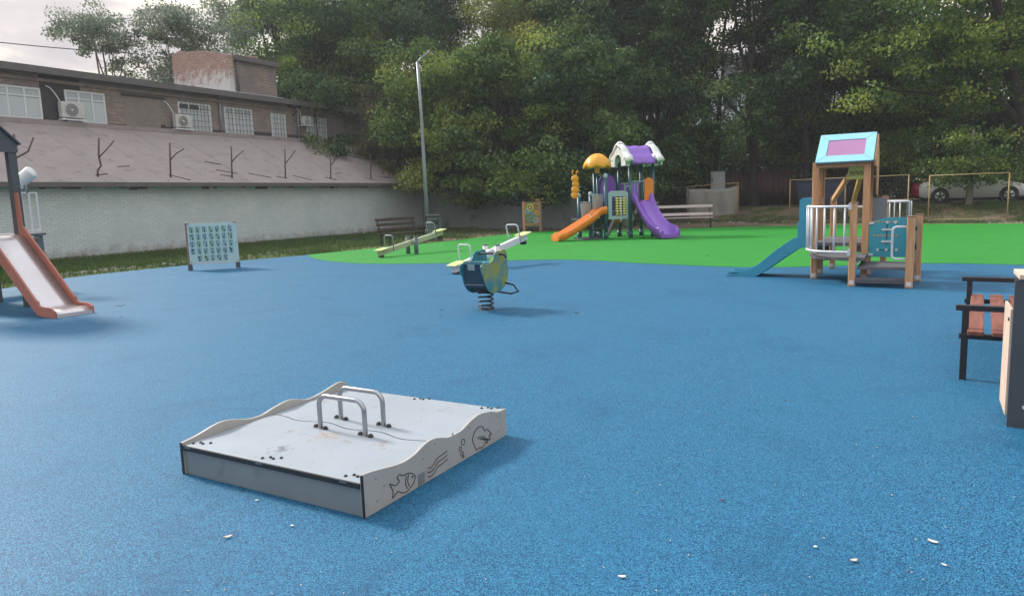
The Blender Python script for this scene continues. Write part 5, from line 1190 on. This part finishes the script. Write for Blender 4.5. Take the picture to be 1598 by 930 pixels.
# teal game boards round the low platform
b = MB(); b.prism([(TX+.06, .40), (BR[0]-.06, .40), (BR[0]-.06, 1.06), (TX+.3, 1.06), (TX+.06, .98)], -.03, -.012, 'XZ'); gb = obj('game_board', b, 'cyan', ph, bevel=.003); gb.data.materials[0] = M['teal']
b = MB(); b.bb((1.535, -.92, .36), (1.553, -.06, 1.04)); gb2 = obj('game_board', b, 'teal', ph, bevel=.003)
b = MB()
for x, z in ((1.0, .52), (1.13, .52), (1.28, .52), (1.07, .66), (1.13, .66), (1.19, .66), (1.07, .86), (1.19, .86), (1.13, .98), (1.25, .98)): b.cyl((x, -.045, z), (x, -.031, z), .022, 12)
b.bb((1.06, -.05, .645), (1.2, -.032, .675)); b.bb((1.06, -.05, .845), (1.2, -.032, .875)); obj('game_piece', b, 'white_metal', gb)
b = MB(); b.bb((1.124, -.037, .60), (1.136, -.031, 1.0)); b.bb((.98, -.036, .515), (1.3, -.031, .525)); obj('groove', b, 'engrave', gb)
for z in (.99, .76): 
    b = MB()
    for i in range(7): b.bb((.93+.055*i, -.034, z-.012), (.965+.055*i, -.031, z+.012))
    obj('number_strip', b, 'oak', gb)
b = MB()
for y, z in ((-.45, .9), (-.35, .62), (-.3, .58)): b.cyl((1.554, y, z), (1.575, y, z), .035, 12)
obj('knob', b, 'engrave', gb2)
b = MB()
for x, z in ((TX+.08, .97), (TX+.08, .44)): b.bb((x-.02, -.05, z-.02), (x+.05, -.0305, z+.02))
obj('board_clamp', b, 'white_metal', ph)
b = MB(); f = lambda a, c: (FR[0]-.06-c, FR[1]+.0, .70+a); b.tube(hoop(.50, .19, .06, f), .017, 10); obj('grab_handle', b, 'white_metal', ph)
# slide: runs from the tower to -x
P = [(-1.48, .01), (-1.30, .02), (-1.10, .045), (-.92, .13), (-.35, .54), (-.15, .62), (-.04, .64)]
Q = [(q.x, q.z) for q in cat_rom([(a, 0, c) for a, c in P], 6)]
b = MB(); b.grid([[(a, .12, c+.02), (a, .62, c+.02)] for a, c in Q]); sl_ = obj('slide_bed', b, 'slide_blue', ph, solid=.02)
for y in (.08, .63):
    up_ = [(a, c+.08+.10*min(1, max(0, (a+1.3)/.6))) for a, c in Q if a < -.30]
    poly = [(-1.56, .0)]+[(-1.50, .10)]+up_+[(-.30, .72), (-.30, .98), (-.27, 1.0), (-.27, 1.38), (-.22, 1.42), (-.06, 1.42), (-.06, .58), (-.14, .55)]+[(a, max(c-.07, .0)) for a, c in reversed(Q) if a < -.2]
    b = MB(); b.prism(poly, y, y+.025, 'XZ'); obj('slide_side', b, 'slide_blue', sl_, bevel=.004)
b = MB(); vs, fs = text_geo('дебют', .05, .001); b.bb((-1.46, .0775, .045), (-1.32, .0795, .05)); 
for i in range(5): b.bb((-1.46+.028*i, .0765, .05), (-1.445+.028*i, .0795, .075 if i % 2 else .068))
obj('lettering', b, 'engrave', sl_)

# ------------------------------------------------------------------ plastic play set
ps = thing('plastic_play_set', 'plastic play set with purple roof, yellow mushroom canopy and two slides', 'play set', (4.46, 26.84, .02), R(17))
# local x to the right, y away from the camera; origin at the front left roof post
def ppost(x, y, h, cap=False, r=.066):
    b = MB(); b.cyl((x, y, 0), (x, y, h), r, 14); po = obj('post', b, 'teal_post', ps)
    if cap: b = MB(); b.sphere((x, y, h+.02), r*1.3, 12, (1, 1, 1.2)); obj('post_cap', b, 'greyblue_pl', po)
    b = MB(); b.cyl((x, y, 0), (x, y, .25), r*1.35, 14); obj('foot_sleeve', b, 'teal_post', po)
S = .93
for x, y in ((0, 0), (S, 0), (0, S), (S, S)): ppost(x, y, 2.9)
for x, y, h, c in ((-.98, .0, 2.25, True), (-1.0, .93, 2.5, False), (-1.32, .6, 1.62, True), (-1.66, .9, 1.58, True), (-.98, .5, .95, False), (-1.5, .1, .9, False)): ppost(x, y, h, c)
b = MB(); b.bb((-.02, -.05, 1.28), (S+.05, S+.05, 1.36)); b.bb((-1.02, -.04, .93), (-.03, S+.04, 1.0)); b.bb((-1.95, .3, .70), (-1.03, 1.0, .76)); obj('platform', b, 'dark_post', ps, bevel=.01)
b = MB()
for i in range(4): b.bb((S+.1, .15+.0*i, 1.1-.28*i), (S+.35+.25*i, S, 1.15-.28*i)) if False else b.bb((.1, S+.05+.24*i, 1.08-.27*i), (S-.1, S+.3+.24*i, 1.13-.27*i))
b.beam((.05, S+.05, 1.2), (.05, S+1.15, .05), .05, .2); b.beam((S-.05, S+.05, 1.2), (S-.05, S+1.15, .05), .05, .2); obj('steps', b, 'dark_post', ps)
b = MB(); b.bb((-1.9, .2, .35), (-1.1, .3, .42)); b.bb((-1.9, -.1, .0), (-1.1, .95, .06)); obj('base_frame', b, 'dark_post', ps)
# roof: ridge along x; white moulded gable ends, purple middle
def roof_section(x, bulge=0):
    pts = []
    for i in range(21):
        t_ = i/20; y = -.28+(S+.56)*t_; k = abs(t_-.5)*2; z = 3.36-.66*k**1.25+(.07*(1-k)**.5)*0-.02*math.cos(k*PI*4)
        pts.append((x, y, z+bulge))
    return pts
rf = [roof_section(-.06+(S+.12)*i/8, .015*math.sin(i*2.1)) for i in range(9)]
b = MB(); b.grid(rf)
roof_o = obj('roof', b, 'purple_roof', ps, solid=.05)
for x0_, sg in ((-.28, -1), (S+.03, 1)):
    b = MB(); rows = []
    for i in range(7):
        x = x0_+.25*i/6; bl = .05+.05*math.sin(i/6*PI); rows.append([(x, q[1]+(q[1]-S/2)*(.08+.1*math.sin(i/6*PI)), q[2]+bl+.035*math.sin(j*1.25+i*.2)) for j, q in enumerate(roof_section(0))])
    b.grid(rows); obj('snow_edge', b, 'white_pl', ps, solid=.09)
    b = MB(); xx = x0_+.02 if sg < 0 else x0_+.24
    # gable wall with arch
    arch = [(S/2+.27*math.cos(a*PI/10), 2.82+.22*math.sin(a*PI/10)) for a in range(11)]
    poly = [(-.16, 2.62), (-.16, 2.9), (.0, 3.04), (S/2, 3.34), (S, 3.04), (S+.16, 2.9), (S+.16, 2.62), (S/2+.27, 2.62)]+arch+[(S/2-.27, 2.62)]
    b.prism(poly, xx, xx+.05, 'YZ'); obj('gable', b, 'white_pl', ps, bevel=.01)
for x, y in ((0, -.05), (S, -.05), (0, S+.05), (S, S+.05)):
    b = MB(); b.lathe([(.07, 2.60), (.09, 2.66), (.10, 2.74), (.17, 2.82), (.19, 2.92), (.15, 3.02), (.0, 3.08)], (x+(-.10 if x == 0 else .10), y*1.0, 0), 14); obj('roof_foot', b, 'white_pl', ps)
for xx in (-.16, S+.15):
    b = MB(); b.sphere((xx, S/2, 3.44), .12, 12, (1.1, 1, .8)); obj('ridge_knob', b, 'white_pl', ps)
# mushroom canopy
b = MB(); n = 28; rows = []
for i in range(9):
    t_ = i/8; rows.append([((.50*math.sin(t_*PI/2)*(1+.07*t_*math.sin(7*a*2*PI/n)))*math.cos(a*2*PI/n)-1.02, (.50*math.sin(t_*PI/2))*math.sin(a*2*PI/n)+.62, 3.10-.50*(1-math.cos(t_*PI/2))**.9-(.05*t_*math.sin(7*a*2*PI/n))) for a in range(n)])
b.grid(rows, closed=True); mc = obj('mushroom_canopy', b, 'yellow_pl', ps, solid=.04)
b = MB(); b.lathe([(.20, 2.72), (.11, 2.66), (.09, 2.45), (.10, 2.40), (0, 2.40)], (-1.02, .62, 0), 14); obj('canopy_stem', b, 'yellow_pl', mc)
ppost(-1.02, .62, 2.45, r=.045)
# caterpillar figure, plain moulded rings with two feelers
b = MB()
for z, r in ((1.62, .14), (1.82, .16), (2.03, .145), (2.22, .155)): b.sphere((-1.84+.03*math.sin(z*7), .8, z), r, 14, (1, .45, .9))
b.tube(cat_rom([(-1.89, .8, 2.33), (-1.94, .8, 2.45), (-1.92, .8, 2.52), (-1.87, .8, 2.50)], 4), .02, 7); b.tube(cat_rom([(-1.79, .8, 2.34), (-1.78, .8, 2.46), (-1.73, .8, 2.51), (-1.71, .8, 2.46)], 4), .02, 7)
obj('caterpillar_figure', b, 'yellow_pl', ps)
b = MB(); 
for z in (1.78, 1.92): b.tube([(-1.75, .8, z), (-1.6, .82, z)], .015, 7)
obj('figure_clamp', b, 'greyblue_pl', ps)
# abacus panel between the posts
b = MB(); x0_, x1_, z0, z1 = -.90, -.10, .70, 1.66
for (a, c, d_, e_) in ((x0_, z0, x1_, z0+.13), (x0_, z1-.14, x1_, z1), (x0_, z0+.13, x0_+.15, z1-.14), (x1_-.10, z0+.13, x1_, z1-.14)): b.bb((a, -.05, c), (d_, .0, e_))
b.prism([(x0_, z1), (x1_, z1), (x1_-.12, z1+.07), (x0_+.12, z1+.07)], -.05, 0, 'XZ'); b.cyl((x0_+.5, -.025, z0-.08), (x0_+.5, -.025, z0), .04, 8); ap = obj('abacus_panel', b, 'greyblue_pl', ps, bevel=.02)
for i, m in enumerate(('navy', 'yel_bead', 'cream_bead', 'yel_bead')):
    b = MB(); x = x0_+.21+.145*i
    for k in range(7): b.sphere((x, -.03, z0+.19+.094*k), .053, 10, (1.15, 1, .85))
    obj('bead_row', b, m, ap)
# arched purple panel behind, side rails and small panels
b = MB(); poly = [(-.85, 1.3), (-.08, 1.3)]+[(-.465+.385*math.cos(a*PI/12), 1.95+.45*math.sin(a*PI/12)) for a in range(13)]; b.prism(poly, S-.02, S+.04, 'XZ'); arp = obj('arched_panel', b, 'navy', ps)
b = MB(); poly2 = [(-.79, 1.35), (-.14, 1.35)]+[(-.465+.31*math.cos(a*PI/12), 1.95+.37*math.sin(a*PI/12)) for a in range(13)]; b.prism(poly2, S-.045, S-.022, 'XZ'); obj('arch_inset', b, 'purple_pl', arp)
def rail_panel(xa, xb, y, z0, z1, m, n=4):
    b = MB(); b.tube([(xa, y, z1), (xb, y, z1)], .018, 8); b.tube([(xa, y, z0), (xb, y, z0)], .018, 8)
    for i in range(n+1): x = xa+(xb-xa)*i/n; b.tube([(x, y, z0), (x, y, z1)], .014, 7)
    rl = obj('railing', b, 'greyblue_pl', ps)
    b = MB()
    for i in range(n): x = xa+(xb-xa)*(i+.5)/n; b.bb((x-(xb-xa)/n*.36, y-.012, z0+.03), (x+(xb-xa)/n*.36, y+.012, z1-.03))
    obj('infill', b, m, rl)
rail_panel(-1.72, -1.34, .55, .78, 1.36, 'taupe', 2); rail_panel(-1.36, -.98, .3, 1.02, 1.62, 'taupe', 2)
rail_panel(.06, .30, -.02, 1.45, 2.05, 'purple_pl', 2); rail_panel(.55, S, -.02, 1.5, 2.1, 'taupe', 2); rail_panel(.1, .5, S-.1, .45, .95, 'taupe', 3)
rail_panel(.0, S, S, 1.40, 2.0, 'purple_pl', 4)
b = MB(); b.tube(hoop(.22, .28, .06, lambda a, c: (-.12+a*.8, -.06, 1.73+c*.6)), .015, 8); b.tube([(.05, -.07, 2.05), (.92, -.07, 2.05)], .015, 8); obj('grab_rail', b, 'greyblue_pl', ps)
b = MB(); poly = [(.55, 1.0)]+[(.55, 2.0)]+[(.73+.18*math.cos(a*PI/10), 2.02+.16*math.sin(a*PI/10)) for a in range(10, -1, -1)]+[(.91, 1.45), (.80, 1.40), (.74, 1.0)]; b.prism(poly, -.10, -.04, 'XZ'); obj('slide_hood', b, 'orange_pl', ps, bevel=.015)
b = MB(); b.bb((-.35, .55, .55), (-.08, .6, .98)); obj('low_panel', b, 'orange_pl', ps)
# slides: channel section swept along a path
def slide(path, wdt, side, dirv, m, lift=.0):
    d = Vector(dirv).normalized(); s_ = Vector((-d.y, d.x, 0)); b = MB(); rows = []
    q = cat_rom([(a, 0, c) for a, c in path], 6); n = len(q)
    for i, v in enumerate(q):
        base = Vector(path0)+d*v.x+Vector((0, 0, v.z)); sh = side*(1+lift*math.sin(i/n*PI*3)*.5)
        if i > n-4: sh *= .6
        prof = [(-wdt/2-.03, -.10), (-wdt/2-.05, sh*.6), (-wdt/2-.02, sh), (-wdt/2+.04, sh*.95), (-wdt/2+.09, .02), (0, 0), (wdt/2-.09, .02), (wdt/2-.04, sh*.95), (wdt/2+.02, sh), (wdt/2+.05, sh*.6), (wdt/2+.03, -.10), (0, -.12)]
        rows.append([base+s_*a+Vector((0, 0, max(c, -base.z+.005))) for a, c in prof])
    b.grid(rows, closed=True); k = len(rows[0]); o0 = len(b.v)-k*n
    b.f.append(tuple(o0+j for j in range(k))); b.sm.append(False); b.f.append(tuple(o0+k*(n-1)+j for j in reversed(range(k)))); b.sm.append(False)
    return obj('slide', b, m, ps)
path0 = (-1.02, .12, 0); slide([(0, 1.02), (.25, .98), (.6, .72), (1.5, .26), (1.75, .16), (2.0, .14)], .50, .17, (-1, -.10, 0), 'orange_pl')
path0 = (.42, -.02, 0); slide([(0, 1.36), (.18, 1.30), (.42, 1.0), (.75, .68), (1.2, .32), (1.5, .17), (1.78, .15)], .74, .24, (.14, -1, 0), 'purple_pl', .5)

# ------------------------------------------------------------------ orange activity board
oa = thing('activity_board', 'small colourful activity board with orange posts before the dark concrete wall', 'activity board', (.70, 34.9, .02), R(-20))
for x in (0, .82):
    b = MB(); b.bb((x-.06, -.06, 0), (x+.06, .06, 1.42)); obj('post', b, 'oak' if x == 0 else 'oak_dark', oa, bevel=.01)
om = mat('colourful_scribble', (.16, .22, .10), .5, (.30, .26, .06), 7, .3, dirt=(.32, .08, .05), dscale=6, dlo=.54, dhi=.58)
b = MB(); b.bb((.06, -.03, .26), (.80, .0, 1.38)); obj('panel', b, om, oa)
for (x, z, r, m) in ((.33, 1.12, .15, 'yel_bead'), (.36, .66, .2, 'teal'), (.68, 1.18, .12, 'orange_side'), (.62, .5, .12, 'greyblue_pl'), (.2, .95, .1, 'cyan'), (.66, .85, .09, 'yellow_pl')):
    b = MB(); b.tube([(x+r*math.cos(a*PI/8), -.04, z+r*math.sin(a*PI/8)) for a in range(16)], .028, 6, closed=True); b.sphere((x, -.04, z), r*.35, 8, (1, .3, 1)); obj('puzzle_disc', b, m, oa)
b = MB(); b.sphere((.68, -.0, 1.46), .10, 12, (1, .4, .7)); obj('top_ornament', b, 'orange_side', oa)

# ------------------------------------------------------------------ leaves and litter on the rubber
def leaf_item(x, y, l, wdt, rz, m, label, cat='leaf', curl=.3, grp='small litter on the blue surface'):
    b = MB(); rows = []; l *= .82; wdt *= .82
    for i in range(7):
        t_ = i/6; ww = wdt*math.sin(PI*(.08+.84*t_))*(1 if i not in (0, 6) else .4); zz = l*curl*(t_-.5)**2*1.4
        rows.append([(l*(t_-.5), -ww/2, zz+.004+wdt*.12), (l*(t_-.5), 0, zz+.002), (l*(t_-.5), ww/2, zz+.004+wdt*.15)])
    b.grid(rows); o = obj('fallen_leaf' if cat == 'leaf' else 'twig', b, m, None, solid=.002); o.location = (x, y, .023); o.rotation_euler = (0, 0, rz); tag(o, label, cat, grp)
leaf_item(-1.41, 3.32, .050, .022, .5, 'dry_leaf', 'pale curled dry leaf on blue rubber in front of the sandbox, lower left')
leaf_item(-1.13, 3.42, .018, .014, .1, 'litter_white', 'tiny white petal between the dry leaf and the sandbox corner')
leaf_item(1.84, 3.04, .052, .022, -.9, 'litter_white', 'white curled leaf at the lower right, farthest right one')
leaf_item(1.77, 2.84, .026, .012, -1.0, 'litter_white', 'small white sliver just below the farthest right white leaf')
leaf_item(1.42, 2.90, .042, .022, .1, 'dry_leaf', 'white and brown leaf scrap at the lower right, left of two white ones')
leaf_item(1.31, 3.03, .018, .018, .1, 'litter_white', 'round white speck on the blue rubber at the lower right')
leaf_item(.42, 2.83, .040, .018, -.2, 'litter_white', 'white leaf near the bottom edge, centre of the photo')
leaf_item(1.05, 3.55, .030, .016, -.2, 'brown_leaf', 'small brown leaf scrap right of the sandbox')
leaf_item(-1.42, 3.75, .020, .012, .3, 'litter_white', 'tiny white scrap by the dark front board of the sandbox')
leaf_item(.88, 9.75, .075, .03, .1, 'brown_leaf', 'dark brown leaf on the blue rubber right of the spring rider')
leaf_item(-1.03, 10.45, .07, .02, .2, 'brown_leaf', 'dark leaf scrap left of the coil spring')
leaf_item(-.98, 9.9, .03, .02, .9, 'brown_leaf', 'tiny dark scrap left of and below the coil spring')
leaf_item(-6.6, 12.1, .17, .03, .1, 'brown_leaf', 'dark twig lying right of the steel slide foot', 'twig')
leaf_item(-5.9, 10.8, .03, .02, .1, 'brown_leaf', 'tiny dark crumb in front of the steel slide')
leaf_item(4.9, 27.0-9.0, .09, .05, .4, 'brown_leaf', 'brown leaf on the green surface near its blue border')
leaf_item(9.2, 16.6, .10, .05, .4, 'brown_leaf', 'brown leaf on green rubber right of the playhouse')

rd = random.Random(44); b = MB()
for i in range(420):
    d = 2.6+22*rd.random()**1.7; px_ = rd.uniform(-30, 1620); x = (px_-799)/1130*d; y = d
    if -2.2 < x < .2 and 3.3 < y < 5.6: continue
    r = rd.uniform(.0025, .007)*(1+d*.06); z = .024 if y < 13.5 else .031; a_ = rd.uniform(0, 3)
    b.add([(x+r*math.cos(a_), y+r*math.sin(a_), z), (x-r*.5*math.sin(a_), y+r*.5*math.cos(a_), z+r*.5), (x-r*math.cos(a_), y-r*math.sin(a_), z), (x+r*.5*math.sin(a_), y-r*.5*math.cos(a_), z+r*.3)], [(0, 1, 2, 3)])
me_n = len(b.f); o = obj('leaf_crumbs', b, 'dry_leaf', None, solid=.002); o['kind'] = 'stuff'; o['label'] = 'tiny crumbs of dry leaf scattered over the rubber surface'

# ------------------------------------------------------------------ one object for each countable small part
def split(o):
    me = o.data; n = len(me.vertices); par = list(range(n))
    def find(i):
        while par[i] != i: par[i] = par[par[i]]; i = par[i]
        return i
    for e_ in me.edges:
        a_, b_ = find(e_.vertices[0]), find(e_.vertices[1])
        if a_ != b_: par[a_] = b_
    isl = {}
    for p in me.polygons: isl.setdefault(find(p.vertices[0]), []).append(p)
    if len(isl) < 2: return
    co = [v.co.copy() for v in me.vertices]; first = True
    for fs in isl.values():
        mp_ = {}; vs = []; F = []; sm = []
        for p in fs:
            r_f = []
            for i in p.vertices:
                if i not in mp_: mp_[i] = len(vs); vs.append(co[i])
                r_f.append(mp_[i])
            F.append(r_f); sm.append(p.use_smooth)
        m2 = bpy.data.meshes.new(me.name); m2.from_pydata(vs, [], F); m2.update(); m2.polygons.foreach_set('use_smooth', sm); m2.materials.append(me.materials[0])
        if first: o.data = m2; first = False
        else:
            c = o.copy(); c.data = m2; COL.objects.link(c); c.parent = o.parent
SPL = {'lettering', 'grey_board', 'mortar_patch', 'lintel', 'broken_bricks', 'letter_tile', 'game_piece', 'damp_course', 'bolt_cap', 'bolt', 'panel_bolt', 'lid_bolt', 'clamp', 'hinge_plate', 'knob', 'board_clamp', 'foot_plate', 'foot_rest', 'bracket_arm', 'number_strip'}
for o in list(bpy.data.objects):
    if o.type == 'MESH' and o.name.split('.')[0] in SPL: split(o)
for o in list(bpy.data.objects):
    if o.name.startswith('sheet_metal_fence'): 
        for ch in list(o.children):
            if ch.name.startswith('post'): split(ch)

# ------------------------------------------------------------------ haze: volume added to imitate the veil of glare in the lens
hz = MB(); hz.bb((-260, -260, -1.2), (300, 370, 42)); hm = bpy.data.materials.new('veil_volume'); hm.use_nodes = True; t = hm.node_tree; t.nodes.clear()
pv = t.nodes.new('ShaderNodeVolumePrincipled'); pv.inputs['Color'].default_value = (.86, .90, .97, 1); pv.inputs['Density'].default_value = .0008; pv.inputs['Anisotropy'].default_value = .2
oo = t.nodes.new('ShaderNodeOutputMaterial'); t.links.new(pv.outputs[0], oo.inputs['Volume'])
h_ = obj('haze', hz, hm); h_['kind'] = 'stuff'; h_['label'] = 'thin pale haze added to imitate the lens veil over the view'
